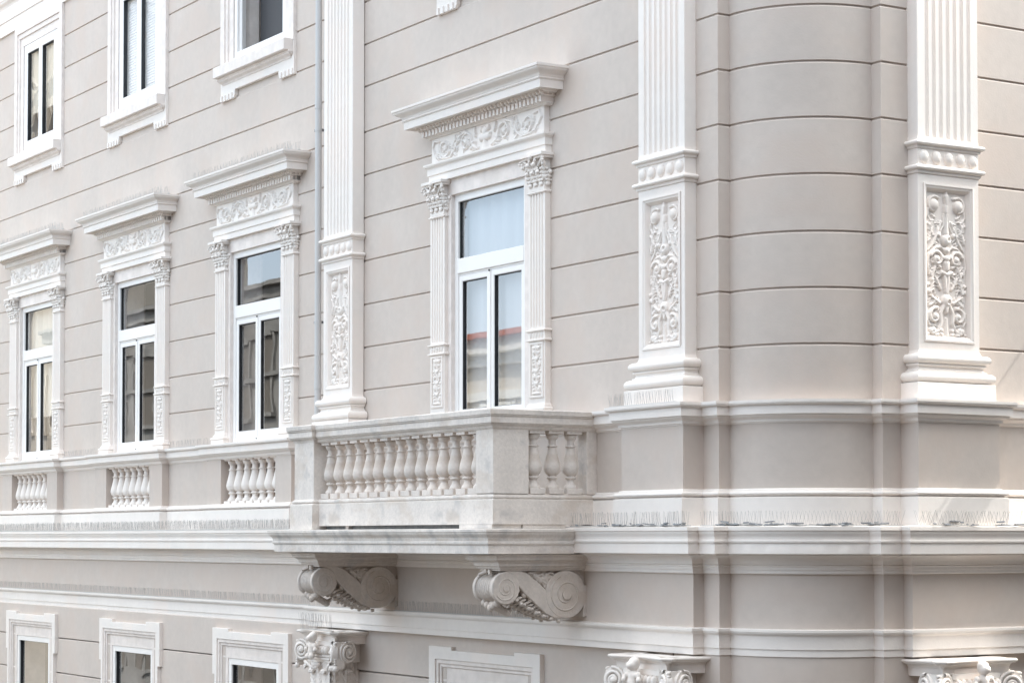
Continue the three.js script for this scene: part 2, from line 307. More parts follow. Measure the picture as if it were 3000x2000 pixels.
// top of the building: band under the roof, cornice and roof; over the third pilaster of the short side the cornice breaks forward
const topPath = [[XL, ZA], [P2 + 0.4, ZA], [P2 + 0.4, 0], ...corner, [0, ZB]];
up('upper_band', sweep([[-0.2, 7.285], [0.03, 7.285], [0.03, 7.47], [0.045, 7.475], [0.045, 7.665], ...cyma(0.05, 7.67, 0.10, 7.75), [0.11, 7.76], [0.11, 7.80], [-0.2, 7.80]], topPath), M.trim);
const roofPath = [[XL, 0], ...corner, [0, ZB]];
up('roof_cornice', sweep([[-0.3, TOP - 0.6], [0.02, TOP - 0.6], [0.02, TOP - 0.4], ...cove(0.05, TOP - 0.4, 0.25, TOP - 0.3), [0.55, TOP - 0.29], [0.55, TOP - 0.15], ...cyma(0.56, TOP - 0.14, 0.64, TOP - 0.02), [0.64, TOP], [-0.3, TOP + 0.05]], roofPath), M.trim);
up('roof', [plate([[XL, ZB], [0, ZB], [0, -e], ...curve.slice().reverse().map((p) => [p[0], p[1]]), [-e, 0], [XL, 0]].map((p) => [p[0], -p[1]]), 0, 0.2).rotateX(-Math.PI / 2).translate(0, TOP + 0.11, 0)], M.lead);

// ---------------------------------------------------------------- giant pilasters
const relPil = new Carving();
{
  const R = relPil, y = (t) => 2.724 - t;                    // t metres below the top of the sunk panel
  R.spiral(0.128, y(0.115), 0.076, 1.1, -1, 2.2, 0.013, 0.026); R.dome(0.128, y(0.11), 0.048, 0.045);
  R.line([[0.19, y(0.15)], [0.195, y(0.2)], [0.165, y(0.24)], [0.13, y(0.235)]], 0.013, 0.008, 0.02);
  R.line([[0.195, y(0.26)], [0.165, y(0.28)], [0.15, y(0.25)]], 0.016, 0.01, 0.022);
  R.line([[0.02, y(0.18)], [0.03, y(0.27)], [0.075, y(0.34)]], 0.010, 0.008, 0.02);
  R.line([[0.05, y(0.24)], [0.11, y(0.36)], [0.185, y(0.47)]], 0.011, 0.007, 0.02);
  R.line([[0.085, y(0.3)], [0.12, y(0.39)], [0.16, y(0.45)]], 0.012, 0.006, 0.024);
  R.leaf(0.15, y(0.33), 1.2, 0.10, 0.06, 0.02); R.leaf(0.19, y(0.40), 1.9, 0.09, 0.05, 0.02);
  R.dome(0.076, y(0.345), 0.022, 0.03);
  R.line([[0.01, y(0.47)], [0.06, y(0.44)], [0.12, y(0.45)], [0.18, y(0.5)], [0.195, y(0.58)], [0.18, y(0.66)]], 0.014, 0.008, 0.024);
  R.spiral(0.10, y(0.535), 0.066, 1.2, 1, 0.4, 0.017, 0.032); R.dome(0.045, y(0.52), 0.026, 0.034); R.leaf(0.12, y(0.60), -1.2, 0.1, 0.055, 0.024);
  R.leaf(0.06, y(0.60), 0.4, 0.09, 0.05, 0.024); R.leaf(0.03, y(0.66), 0.15, 0.08, 0.04, 0.02);
  R.line([[0.165, y(0.64)], [0.14, y(0.70)], [0.155, y(0.74)]], 0.014, 0.008, 0.02);
  R.leaf(0.06, y(0.77), 1.0, 0.12, 0.05, 0.022); R.leaf(0.17, y(0.80), 1.9, 0.11, 0.06, 0.022); R.dome(0.195, y(0.74), 0.018, 0.026); R.dome(0.19, y(0.79), 0.02, 0.026); R.dome(0.15, y(0.70), 0.02, 0.026);
  R.leaf(0.07, y(0.88), 0.5, 0.12, 0.06, 0.024); R.leaf(0.17, y(0.90), 2.6, 0.1, 0.05, 0.02);
  R.spiral(0.122, y(0.985), 0.068, 1.0, -1, 1.9, 0.016, 0.032);
  R.line([[0.03, y(0.90)], [0.065, y(0.96)], [0.062, y(1.04)], [0.09, y(1.10)], [0.15, y(1.12)]], 0.018, 0.014, 0.03);
  R.line([[0.19, y(0.96)], [0.2, y(1.02)], [0.17, y(1.06)]], 0.012, 0.008, 0.02);
  for (let i = 0; i < 46; i++) R.leaf(0.05 + 0.15 * rnd(), y(0.19 + 0.93 * rnd()), rnd() * 6.28, 0.035 + 0.035 * rnd(), 0.032, 0.011 + 0.005 * rnd(), 2);
  for (let i = 0; i < 9; i++) R.dome(0.04 + 0.16 * rnd(), y(1.08 + 0.055 * rnd()), 0.014 + 0.012 * rnd(), 0.03);
  R.mirror();
  R.line([[0, y(0.01)], [0, y(0.04)]], 0.014, 0.02, 0.03); R.line([[0, y(0.04)], [0, y(0.10)]], 0.026, 0.012, 0.035); R.line([[0, y(0.12)], [0, y(0.16)]], 0.024, 0.024, 0.032);
  R.line([[0, y(0.17)], [0, y(0.33)]], 0.01, 0.03, 0.03); R.dome(0, y(0.385), 0.05, 0.045); R.hole(0.012, y(0.38), 0.016, 0.02);
  R.dome(0, y(0.465), 0.032, 0.04); R.dome(0, y(0.53), 0.03, 0.045); R.line([[0, y(0.57)], [0, y(0.61)]], 0.034, 0.026, 0.042);
  R.line([[-0.05, y(0.64)], [0, y(0.655)], [0.05, y(0.64)]], 0.020, 0.020, 0.034); R.line([[-0.018, y(0.67)], [-0.006, y(0.80)]], 0.020, 0.012, 0.030); R.line([[0.018, y(0.67)], [0.006, y(0.80)]], 0.020, 0.012, 0.030);
  R.dome(0, y(0.86), 0.055, 0.045); R.hole(0.012, y(0.87), 0.018, 0.02); R.line([[0, y(0.90)], [0, y(0.95)]], 0.03, 0.015, 0.03); R.line([[0, y(1.0)], [0, y(1.13)]], 0.006, 0.03, 0.022);
}
function giantPilaster(label) {
  const w = 0.32, d = 0.112, g = group('giant_pilaster', bldg, label);
  const s = new THREE.Shape(); s.moveTo(-w, -0.02); s.lineTo(-w, d - 0.004); s.lineTo(-w + 0.004, d);
  for (let i = 0; i < 7; i++) { const x = (i - 3) * 0.0735, q = 0.0205; for (let k = 0; k <= 6; k++) { const a = Math.PI - Math.PI * k / 6; s.lineTo(x + q * Math.cos(a), d - q * Math.sin(a)); } }
  s.lineTo(w - 0.004, d); s.lineTo(w, d - 0.004); s.lineTo(w, -0.02); s.closePath();
  const sh = new THREE.ExtrudeGeometry(s, { depth: 7.283 - 3.135, bevelEnabled: false }); sh.rotateX(-Math.PI / 2); sh.scale(1, 1, -1);
  { const ix = sh.index; if (!ix) { const p = sh.attributes.position.array; for (let i = 0; i < p.length; i += 9) for (let k = 0; k < 3; k++) { const t = p[i + 3 + k]; p[i + 3 + k] = p[i + 6 + k]; p[i + 6 + k] = t; } } sh.computeVertexNormals(); }
  part('fluted_shaft', [at(toCreasedNormals(sh, 0.7), 0, 3.135, 0), box(-w, w, 3.10, 3.135, -0.02, d)], M.trim, g);
  const U = (o) => [[-w, -0.02], [-w, d], [w, d], [w, -0.02]];
  part('neck_band', [sweep([[-0.05, 3.04], [0.001, 3.04], [0.010, 3.043], [0.014, 3.052], [0.014, 3.06], ...torus(0.014, 3.062, 3.102, 0.026), [0.0, 3.105], [-0.05, 3.105]], U()), box(-w, w, 2.90, 3.05, -0.02, d - 0.001),
    sweep([[-0.05, 2.84], [0.001, 2.842], [0.010, 2.846], [0.014, 2.858], [0.014, 2.866], ...torus(0.014, 2.868, 2.908, 0.026), [0.0, 2.914], [-0.05, 2.914]], U())], M.trim, g);
  for (let i = 0; i < 5; i++) part('boss', ball((i - 2) * 0.128, 2.976, d - 0.002, 0.050, 0.053, 0.03, 16, 10), M.trim, g);
  part('pedestal_shaft', [plate(rect(-w, w, 1.42, 2.85), -0.02, d, 0.003, [rect(-0.262, 0.268, 1.535, 2.77)]), box(-0.27, 0.27, 1.53, 2.775, -0.02, d - 0.045)], M.trim, g);
  part('panel_moulding', (() => { const f = []; const pr = [[-0.002, -0.045], [-0.002, 0.008], [0.012, 0.010], [0.02, 0.002], [0.032, -0.002], [0.05, -0.03], [0.056, -0.045]];
    const pts = [[-0.262, 1.535], [0.262, 1.535], [0.262, 2.77], [-0.262, 2.77]], pos = []; const P = (i, j) => { const sx = i === 1 || i === 2 ? -1 : 1, sy = i > 1 ? -1 : 1; return [pts[i][0] + sx * pr[j][0], pts[i][1] + sy * pr[j][0], d + pr[j][1]]; };
    for (let i = 0; i < 4; i++) for (let j = 0; j < pr.length - 1; j++) { const k = (i + 1) % 4; pos.push(...P(i, j), ...P(k, j), ...P(k, j + 1), ...P(i, j), ...P(k, j + 1), ...P(i, j + 1)); }
    const q = new THREE.BufferGeometry(); q.setAttribute('position', new THREE.Float32BufferAttribute(pos, 3)); q.computeVertexNormals(); f.push(toCreasedNormals(q, 0.5)); return f; })(), M.trim, g);
  part('carved_panel', relPil.mesh(-0.212, 0.212, 1.585, 2.722, 96, 250, d - 0.043), M.trim, g);
  part('base', sweep([[-0.06, 1.06], [0.088, 1.06], [0.088, 1.203], [0.08, 1.207], ...torus(0.045, 1.209, 1.292, 0.045, 10), [0.04, 1.294], [0.04, 1.306], ...[[0.026, 1.308], [0.018, 1.32], [0.02, 1.335], [0.03, 1.342]], [0.036, 1.344], [0.036, 1.358], ...torus(0.025, 1.360, 1.434, 0.04, 10), [0.012, 1.436], [0.006, 1.446], [0, 1.465], [-0.06, 1.465]], U(), { crease: 0.45 }), M.trim, g);
  return g;
}
const gp = giantPilaster('fluted pilaster right of the downpipe'); gp.position.set(P1, E, 0);
const gp2 = gp.clone(); gp2.position.set(P2, E, 0); gp2.userData = { label: 'fluted pilaster left of the rounded corner' }; bldg.add(gp2);
const gp3 = gp.clone(); gp3.position.set(0, E, P3); gp3.rotation.y = Math.PI / 2; gp3.userData = { label: 'fluted pilaster right of the rounded corner' }; bldg.add(gp3);

// ---------------------------------------------------------------- tall windows of the main floor
const pane = (x0, x1, y0, y1, z, wob, s) => {               // a sheet of glass that is not perfectly flat
  const g = new THREE.PlaneGeometry(x1 - x0, y1 - y0, 16, 20); at(g, (x0 + x1) / 2, (y0 + y1) / 2, 0);
  const p = g.attributes.position; for (let i = 0; i < p.count; i++) p.setZ(i, z + wob * (vnoise(p.getX(i) * 2.2 + s * 7.1, p.getY(i) * 2.2 + s * 3.3, 64, 5) + 0.5 * vnoise(p.getX(i) * 5 + s, p.getY(i) * 5, 64, 6)));
  g.computeVertexNormals(); return g;
};
const ring = (x0, x1, y0, y1, b, z0, z1, c = 0.004, bb = b, bt = b) => bb === 0   // open below
  ? plate([[x0, y0], [x0 + b, y0], [x0 + b, y1 - bt], [x1 - b, y1 - bt], [x1 - b, y0], [x1, y0], [x1, y1], [x0, y1]], z0, z1, c)
  : plate(rect(x0, x1, y0, y1), z0, z1, c, [rect(x0 + b, x1 - b, y0 + bb, y1 - bt)]);
const frz = new Carving();
{
  const y = 3.71;
  for (const [cx, rr] of [[0.34, 0.092], [0.74, 0.098]]) {
    frz.spiral(cx, y + (cx > 0.5 ? 0.005 : -0.005), rr, 1.25, cx > 0.5 ? 1 : -1, cx > 0.5 ? 3.6 : 2.4, 0.013, 0.026);
    frz.dome(cx, y, 0.03, 0.03); for (let k = 0; k < 5; k++) frz.leaf(cx, y, k * 1.256 + 0.3, 0.06, 0.03, 0.022, 1);
  }
  frz.line([[0.12, y - 0.09], [0.22, y - 0.05], [0.26, y + 0.05], [0.36, y + 0.098], [0.48, y + 0.06], [0.55, y - 0.04], [0.64, y - 0.098], [0.78, y - 0.09]], 0.014, 0.01, 0.024);
  frz.line([[0.84, y + 0.08], [0.93, y + 0.09], [0.965, y + 0.03], [0.93, y - 0.02]], 0.013, 0.008, 0.022);
  for (let k = 0; k < 26; k++) frz.leaf(0.14 + 0.82 * rnd(), y + (rnd() - 0.5) * 0.17, rnd() * 6.28, 0.045 + 0.03 * rnd(), 0.036, 0.018, 2);
  frz.leaf(0.50, y + 0.02, 2.0, 0.09, 0.06, 0.026); frz.leaf(0.54, y + 0.05, -1.0, 0.09, 0.05, 0.026); frz.leaf(0.9, y - 0.03, -2.2, 0.08, 0.05, 0.02); frz.leaf(0.17, y + 0.03, 1.2, 0.08, 0.05, 0.026);
  frz.mirror();
  frz.line([[0, y - 0.10], [0, y - 0.05]], 0.05, 0.024, 0.03); frz.line([[-0.07, y], [0.07, y]], 0.035, 0.035, 0.036); frz.dome(0, y + 0.05, 0.045, 0.036); frz.dome(-0.06, y + 0.075, 0.03, 0.032); frz.dome(0.06, y + 0.075, 0.03, 0.032); frz.line([[-0.1, y + 0.02], [0.1, y + 0.02]], 0.012, 0.012, 0.03);
}
const lit = new Carving();
{
  for (let k = 0; k < 4; k++) { const y = 1.32 + 0.11 * k; lit.spiral(0.04, y, 0.026, 1, k % 2 ? 1 : -1, 1.5, 0.008, 0.016); lit.leaf(0.02, y + 0.05, 0.7, 0.045, 0.03, 0.014, 1); lit.dome(0.062, y + 0.05, 0.012, 0.014); }
  lit.mirror(); lit.line([[0, 1.28], [0, 1.72]], 0.010, 0.010, 0.016);
  for (let k = 0; k < 4; k++) lit.dome(0, 1.37 + 0.11 * k, 0.024, 0.022); lit.line([[-0.05, 1.69], [0.05, 1.69]], 0.014, 0.014, 0.02); lit.line([[-0.055, 1.285], [0.055, 1.285]], 0.014, 0.014, 0.018);
}
function tallWindow(label) {
  const zf = 0.03, g = part('tall_window', [                          // dressed stone lintel and jambs round the opening
    plate([[-0.78, 1.07], [-0.685, 1.07], [-0.685, 3.262], [0.625, 3.262], [0.625, 1.07], [0.78, 1.07], [0.78, 3.44], [-0.78, 3.44]], -0.40, -0.006)], M.marble, bldg, label);
  const U = (w) => [[-w, -0.06], [-w, 0], [w, 0], [w, -0.06]];
  part('hood_cornice', sweep([[-0.02, 3.955], [0.115, 3.955], [0.16, 3.952], [0.185, 3.958], [0.19, 3.945], [0.212, 3.942], [0.214, 4.012], [0.222, 4.016], ...torus(0.222, 4.018, 4.036, 0.008, 4), [0.226, 4.04], ...cyma(0.228, 4.044, 0.292, 4.108), [0.302, 4.112], [0.304, 4.134], [0.27, 4.139], [-0.02, 4.152]], U(1.01), { crease: 0.5 }), M.trim, g);
  part('bed_moulding', [sweep([[-0.02, 3.832], [zf + 0.004, 3.832], [zf + 0.012, 3.836], [zf + 0.018, 3.846], [zf + 0.03, 3.852], [zf + 0.03, 3.903], [zf + 0.062, 3.905], [zf + 0.066, 3.912], ...cyma(zf + 0.05, 3.914, zf + 0.10, 3.953), [-0.02, 3.954]], U(1.01), { crease: 0.5 })], M.trim, g);
  const den = [], egg = [];
  for (let i = 0; i < 33; i++) { const x = (i - 16) * 0.0655; den.push(box(x - 0.019, x + 0.019, 3.853, 3.902, 0.02, zf + 0.072)); }
  for (const s of [-1, 1]) for (const z of [0.0, 0.06]) den.push(box(s * 1.02 - 0.05, s * 1.02 + 0.05, 3.855, 3.902, z - 0.022, z + 0.022));
  for (let i = 0; i < 38; i++) { const x = (i - 18.5) * 0.0592, q = ball(0, 0, 0, 0.021, 0.024, 0.026, 7, 5); q.rotateX(0.6); egg.push(at(q, x, 3.931, zf + 0.082)); }
  for (const s of [-1, 1]) for (const z of [0.0, 0.055]) egg.push(ball(s * 1.088, 3.931, z, 0.026, 0.024, 0.021, 7, 5));
  part('dentil_row', den, M.trim, g).userData.kind = 'stuff'; part('egg_row', egg, M.trim, g).userData.kind = 'stuff';
  part('frieze_block', box(-1.0, 1.0, 3.585, 3.834, -0.05, zf - 0.004), M.trim, g);
  part('carved_frieze', frz.mesh(-0.992, 0.992, 3.592, 3.828, 300, 44, zf - 0.003), M.trim, g);
  part('architrave_moulding', sweep([[-0.02, 3.412], [zf + 0.008, 3.412], [zf + 0.008, 3.478], [zf + 0.02, 3.481], [zf + 0.02, 3.538], ...cyma(zf + 0.023, 3.541, zf + 0.045, 3.568), [zf + 0.05, 3.571], [zf + 0.05, 3.588], [-0.02, 3.592]], U(1.0), { crease: 0.5 }), M.trim, g);
  for (const s of [-1, 1]) {
    const x = s * 0.885, w = 0.135;
    const sh = new THREE.Shape(); sh.moveTo(-w, -0.06); sh.lineTo(-w, zf);
    for (let i = 0; i < 5; i++) { const u = (i - 2) * 0.046, q = 0.015; for (let k = 0; k <= 4; k++) { const a = Math.PI - Math.PI * k / 4; sh.lineTo(u + q * Math.cos(a), zf - 0.9 * q * Math.sin(a)); } }
    sh.lineTo(w, zf); sh.lineTo(w, -0.06); sh.closePath();
    let f = new THREE.ExtrudeGeometry(sh, { depth: 1.19, bevelEnabled: false }); f.rotateX(Math.PI / 2); f = at(f, x, 3.06, 0);
    const V = [[x - w, -0.06], [x - w, zf], [x + w, zf], [x + w, -0.06]];
    part('window_pilaster', [f, box(x - w, x + w, 1.06, 1.872, -0.06, zf - 0.001), sweep([[-0.03, 3.06], [0.004, 3.06], ...torus(0.004, 3.062, 3.082, 0.012, 4), [0, 3.086], [-0.03, 3.09]], V),
      sweep([[-0.03, 1.745], [0.012, 1.747], [0.022, 1.752], [0.022, 1.764], [0.004, 1.77], [0.004, 1.83], ...torus(0.008, 1.832, 1.852, 0.016, 4), [-0.03, 1.856]], V),
      ...[-2, -1, 0, 1, 2].map((i) => ball(x + i * 0.046, 1.80, zf + 0.004, 0.015, 0.03, 0.012, 7, 6)),
      ring(x - 0.112, x + 0.112, 1.245, 1.738, 0.022, zf - 0.002, zf + 0.012, 0.004),
      sweep([[-0.03, 1.05], [0.032, 1.05], [0.032, 1.125], ...torus(0.022, 1.127, 1.16, 0.018, 5), [0.016, 1.163], ...cyma(0.016, 1.166, 0.0, 1.205), [-0.03, 1.21]], V)], M.trim, g);
    const cv = lit.mesh(-0.086, 0.086, 1.27, 1.715, 40, 100, zf + 0.001); part('carved_panel', at(cv, x, 0, 0), M.trim, g);
    // leafy capital: bell, two rows of leaves, corner scrolls, hollow-sided top slab
    const cap = [box(x - w + 0.004, x + w - 0.004, 3.085, 3.40, -0.06, zf + 0.006), box(x - w - 0.055, x + w + 0.055, 3.385, 3.411, -0.06, zf + 0.075), box(x - w - 0.04, x + w + 0.04, 3.365, 3.385, -0.06, zf + 0.055)];
    const leafAt = (u, v, h, out, ang, wd) => { const q = []; for (let k = 0; k < 4; k++) { const t = k / 3; q.push(ball(0, v + h * t, 0.008 + out * t * t, wd * (1 - 0.35 * t), h * 0.24, 0.016, 6, 5)); } q.push(ball(0, v + h * 0.97, 0.016 + out, wd * 0.6, 0.017, 0.018, 6, 5)); for (const a of [-1, 1]) for (const t of [0.3, 0.62]) q.push(ball(a * wd * 0.85, v + h * t, 0.012 + out * t * t, wd * 0.36, h * 0.13, 0.013, 5, 4)); const m = mergeGeometries(q.map(plain)); m.rotateY(ang); return m; };
    for (const u of [-0.088, 0, 0.088]) cap.push(at(leafAt(0, 3.14, 0.10, 0.035, 0, 0.036), x + u, 0, zf + 0.004));
    for (const u of [-0.045, 0.045]) cap.push(at(leafAt(0, 3.2, 0.11, 0.045, 0, 0.034), x + u, 0, zf + 0.012));
    for (const q of [-1, 1]) {
      cap.push(at(leafAt(0, 3.14, 0.10, 0.03, q * Math.PI / 2, 0.03), x + q * (w - 0.002), 0, 0.0), at(leafAt(0, 3.2, 0.11, 0.045, q * 0.8, 0.034), x + q * (w - 0.01), 0, zf));
      const px = x + q * (w + 0.025), pz = zf + 0.04;
      for (let k = 0; k < 12; k++) { const a = k * 0.62, rr = 0.038 * (1 - k / 15); cap.push(ball(px + q * rr * Math.cos(a) * 0.75, 3.335 + rr * Math.sin(a), pz + rr * Math.cos(a) * 0.6, 0.013, 0.013, 0.015, 5, 4)); }
      cap.push(rod([x + q * 0.03, 3.27, zf + 0.02], [px - q * 0.01, 3.365, pz], 0.014, 0.016, 5));
      cap.push(rod([x + q * 0.02, 3.28, zf + 0.025], [x + q * 0.05, 3.36, zf + 0.045], 0.009, 0.012, 5), ball(x + q * 0.045, 3.35, zf + 0.05, 0.02, 0.018, 0.015, 6, 5));
    }
    cap.push(ball(x, 3.385, zf + 0.072, 0.03, 0.026, 0.02, 7, 6));
    part('leaf_capital', cap, M.trim, g);
  }
  // white casement window
  const z1 = -0.045;
  part('window_frame', [ring(-0.70, 0.62, 1.078, 3.268, 0.075, -0.12, z1, 0.004, 0.055, 0.078), box(-0.63, 0.55, 2.505, 2.648, -0.115, z1 + 0.004, 0.006), box(-0.63, 0.55, 2.488, 2.507, -0.115, z1 - 0.012)], M.frame, g);
  for (const [a, b] of [[-0.628, -0.058], [-0.052, 0.545]]) {
    const s = part('sash', ring(a, b, 1.13, 2.487, 0.062, -0.11, z1 - 0.012, 0.006, 0.085, 0.058), M.frame, g);
    part('gasket', ring(a + 0.058, b - 0.058, 1.21, 2.433, 0.009, -0.10, z1 - 0.02, 0), M.gasket, s);
    part('pane', pane(a + 0.05, b - 0.05, 1.2, 2.44, -0.085, 0.0003, a * 3 + 9), M.glass, s);
  }
  const fr = part('transom_light', ring(-0.632, 0.552, 2.64, 3.198, 0.01, -0.105, z1 - 0.022, 0), M.gasket, g);
  part('pane', pane(-0.64, 0.56, 2.63, 3.21, -0.08, 0.0003, 3), M.glass, fr);
  part('window_sill', [box(-0.74, 0.66, 1.062, 1.079, -0.2, -0.008), box(-0.07, -0.04, 1.14, 2.486, -0.10, z1 - 0.002, 0.004)], M.frame, g);
  part('fittings', [ball(-0.055, 2.483, z1, 0.011, 0.011, 0.01, 6, 5), ball(-0.055, 1.118, z1 + 0.002, 0.011, 0.008, 0.008, 6, 5), ball(-0.55, 1.092, z1 + 0.002, 0.01, 0.008, 0.006, 6, 5), ball(0.42, 1.092, z1 + 0.002, 0.01, 0.008, 0.006, 6, 5)], M.gasket, g);
  return g;
}
const tw = tallWindow('tall window above the balcony, sky and red roof mirrored in its glass'); tw.position.set(CW[3], E, 0);
['leftmost tall window of the main floor', 'tall window with carved hood, second from the left', 'tall window with carved hood beside the downpipe'].forEach((l, i) => {
  const c = tw.clone(); c.position.set(CW[i], E, 0); c.userData = { label: l }; bldg.add(c);
  c.traverse((o) => { if (o.name === 'pane') { o.rotation.y = (rnd() - 0.5) * 0.006; o.rotation.x = (rnd() - 0.5) * 0.004; } });
});

// ---------------------------------------------------------------- upper windows
function upperWindow(label, open) {
  const g = part('upper_window', [ring(-0.955, 0.955, 5.40, 7.284, 0.105, -0.10, 0.012, 0.003, 0.0, 0.105), ring(-0.852, 0.852, 5.40, 7.18, 0.06, -0.10, -0.006, 0.004, 0.0, 0.07), ring(-0.794, 0.794, 5.40, 7.112, 0.118, -0.35, -0.026, 0.002, 0.0, 0.12)], M.marble, bldg, label);
  part('sill', [box(-0.93, 0.93, 5.292, 5.415, -0.12, 0.115, 0.004), sweep([[-0.05, 5.21], [0.0, 5.21], [0.012, 5.215], ...cyma(0.014, 5.22, 0.055, 5.265), [0.062, 5.27], [0.062, 5.291], [-0.05, 5.291]], [[-0.88, -0.05], [-0.88, 0.0], [0.88, 0.0], [0.88, -0.05]])], M.marble, g);
  part('apron', plate([[-0.955, 5.032], [-0.60, 5.032], [-0.575, 5.07], [-0.565, 5.125], [0.565, 5.125], [0.575, 5.07], [0.60, 5.032], [0.955, 5.032], [0.955, 5.40], [0.93, 5.40], [0.93, 5.292], [-0.93, 5.292], [-0.93, 5.40], [-0.955, 5.40]], -0.04, 0.004, 0.003), M.trim, g);
  for (const s of [-1, 1]) for (let k = 0; k < 4; k++) { const x = s * 0.78 + (k - 1.5) * 0.09; part('gutta', box(x - 0.018, x + 0.018, 5.025, 5.095, 0.0, 0.02, 0.004), M.trim, g); }
  part('window_frame', [ring(-0.66, 0.66, 5.498, 6.995, 0.07, -0.14, -0.035, 0.004, 0.06, 0.07), box(-0.68, 0.68, 5.414, 5.499, -0.14, -0.03)], M.frame, g);
  for (const [a, b] of [[-0.592, -0.003], [0.003, 0.592]]) {
    const s = group('sash', g);
    part('stile', ring(0, b - a, 5.555, 6.928, 0.062, -0.035, 0.035, 0.006), M.frame, s); part('gasket', ring(0.056, b - a - 0.056, 5.611, 6.872, 0.009, -0.03, 0.026, 0), M.gasket, s);
    part('pane', pane(0.05, b - a - 0.05, 5.605, 6.878, 0, 0.0015, a + 4), M.clearGlass, s);
    s.position.set(a, 0, -0.066);
    if (open) { if (a < 0) s.rotation.y = 2.05; else { s.children.forEach((o) => o.position.x = -(b - a)); s.position.x = b; s.rotation.y = -1.45; } }
  }
  if (!open) part('middle_stile', box(-0.035, 0.035, 5.56, 6.925, -0.08, -0.044, 0.004), M.frame, g);
  return g;
}
const uw = upperWindow('upper window with a half lowered beige blind', false); uw.position.set(CW[0], E, 0);
{ const c = uw.clone(); c.position.set(CW[1], E, 0); c.userData = { label: 'upper window with a fully lowered white blind' }; bldg.add(c); }
upperWindow('upper window standing open, dark inside', true).position.set(CW[2], E, 0);
{ const c = uw.clone(); c.position.set(CW[3], E, 0); c.userData = { label: 'upper window over the balcony bay, only its bracketed apron in view' }; bldg.add(c); }

// ---------------------------------------------------------------- lower windows with eared surrounds
function lowerWindow(label) {
  const z0 = 0.0, eared = [[-0.985, -1.545], [-0.985, -1.018], [-0.555, -1.018], [-0.555, -1.05], [0.555, -1.05], [0.555, -1.018], [0.985, -1.018], [0.985, -1.545], [0.925, -1.545], [0.925, -3.4], [-0.925, -3.4], [-0.925, -1.545]].reverse();
  const g = part('lower_window', [plate(eared, z0, 0.065, 0.003, [rect(-0.865, 0.865, -3.38, -1.14)])], M.trim, bldg, label);
  part('stone_surround', [ring(-0.868, 0.868, -3.4, -1.137, 0.045, -0.1, 0.052, 0.006, 0), ring(-0.825, 0.825, -3.4, -1.18, 0.035, -0.1, 0.036, 0.006, 0), ring(-0.793, 0.793, -3.4, -1.212, 0.14, -0.4, 0.018, 0.002, 0, 0.14)], M.marble, g);
  part('window_frame', ring(-0.665, 0.665, -3.4, -1.338, 0.085, -0.08, 0.008, 0.004, 0.08, 0.085), M.frame, g);
  const q = part('gasket', ring(-0.582, 0.582, -3.35, -1.42, 0.008, -0.07, -0.012, 0), M.gasket, g);
  part('pane', pane(-0.59, 0.59, -3.33, -1.41, -0.035, 0.003, 2), M.glass, g);
  return g;
}
const lw = lowerWindow('lower window at the far left under the string course'); lw.position.set(CW[0], E, 0);
['lower window second from the left, pale wall seen inside', 'lower window left of the scrolled pilaster capital, dark brown inside', 'lower window under the balcony, only its eared stone top in view'].forEach((l, i) => { const c = lw.clone(); c.position.set(CW[i + 1], E, 0); c.userData = { label: l }; bldg.add(c); });

// ---------------------------------------------------------------- balusters, blind balustrades and the balcony
const balProfile = (k) => [[0, 0.381], [0.056, 0.421], [0.058, 0.430], [0.052, 0.445], [0.038, 0.462], [0.031, 0.484], [0.034, 0.50], [0.045, 0.504], [0.049, 0.512], [0.045, 0.521], [0.034, 0.524], [0.035, 0.531], [0.050, 0.541], [0.064, 0.558], [0.0715, 0.584], [0.071, 0.606], [0.064, 0.642], [0.053, 0.684], [0.042, 0.728], [0.035, 0.768], [0.043, 0.771], [0.047, 0.778], [0.043, 0.786], [0.032, 0.789], [0.032, 0.832], [0.042, 0.838], [0.054, 0.862], [0.056, 0.878], [0, 0.90]].map((p) => [p[0] * k, p[1]]);
function balusterGeo() { return [lathe(balProfile(1), 0, 0, 22), box(-0.076, 0.076, 0.372, 0.422, -0.076, 0.076, 0.003), box(-0.076, 0.076, 0.879, 0.932, -0.07, 0.07, 0.003)]; }
const balusterMesh = merge(balusterGeo());
const stoneTones = [1, 0.95, 1.04, 0.98].map((k, i) => { const m = M.stone.clone(); m.color.setRGB(k, k * (1 - 0.012 * i), k * (1 - 0.02 * i)); return m; });
function baluster(parent, x, z, mat, turn = 0) { const m = new THREE.Mesh(balusterMesh, mat); m.name = 'baluster'; m.position.set(x, 0, z); m.rotation.y = turn; m.castShadow = m.receiveShadow = true; parent.add(m); return m; }
['blind balustrade under the leftmost tall window', 'blind balustrade under the second tall window from the left', 'blind balustrade under the tall window beside the downpipe'].forEach((l, i) => {
  const g = part('blind_balustrade', box(-0.72, 0.72, 0.30, 0.95, -0.30, -0.15), M.wall, bldg, l); g.position.set(CW[i] + 0.01, E, 0);
  for (let k = 0; k < 7; k++) baluster(g, (k - 3) * 0.199, 0.0, M.trim);
});
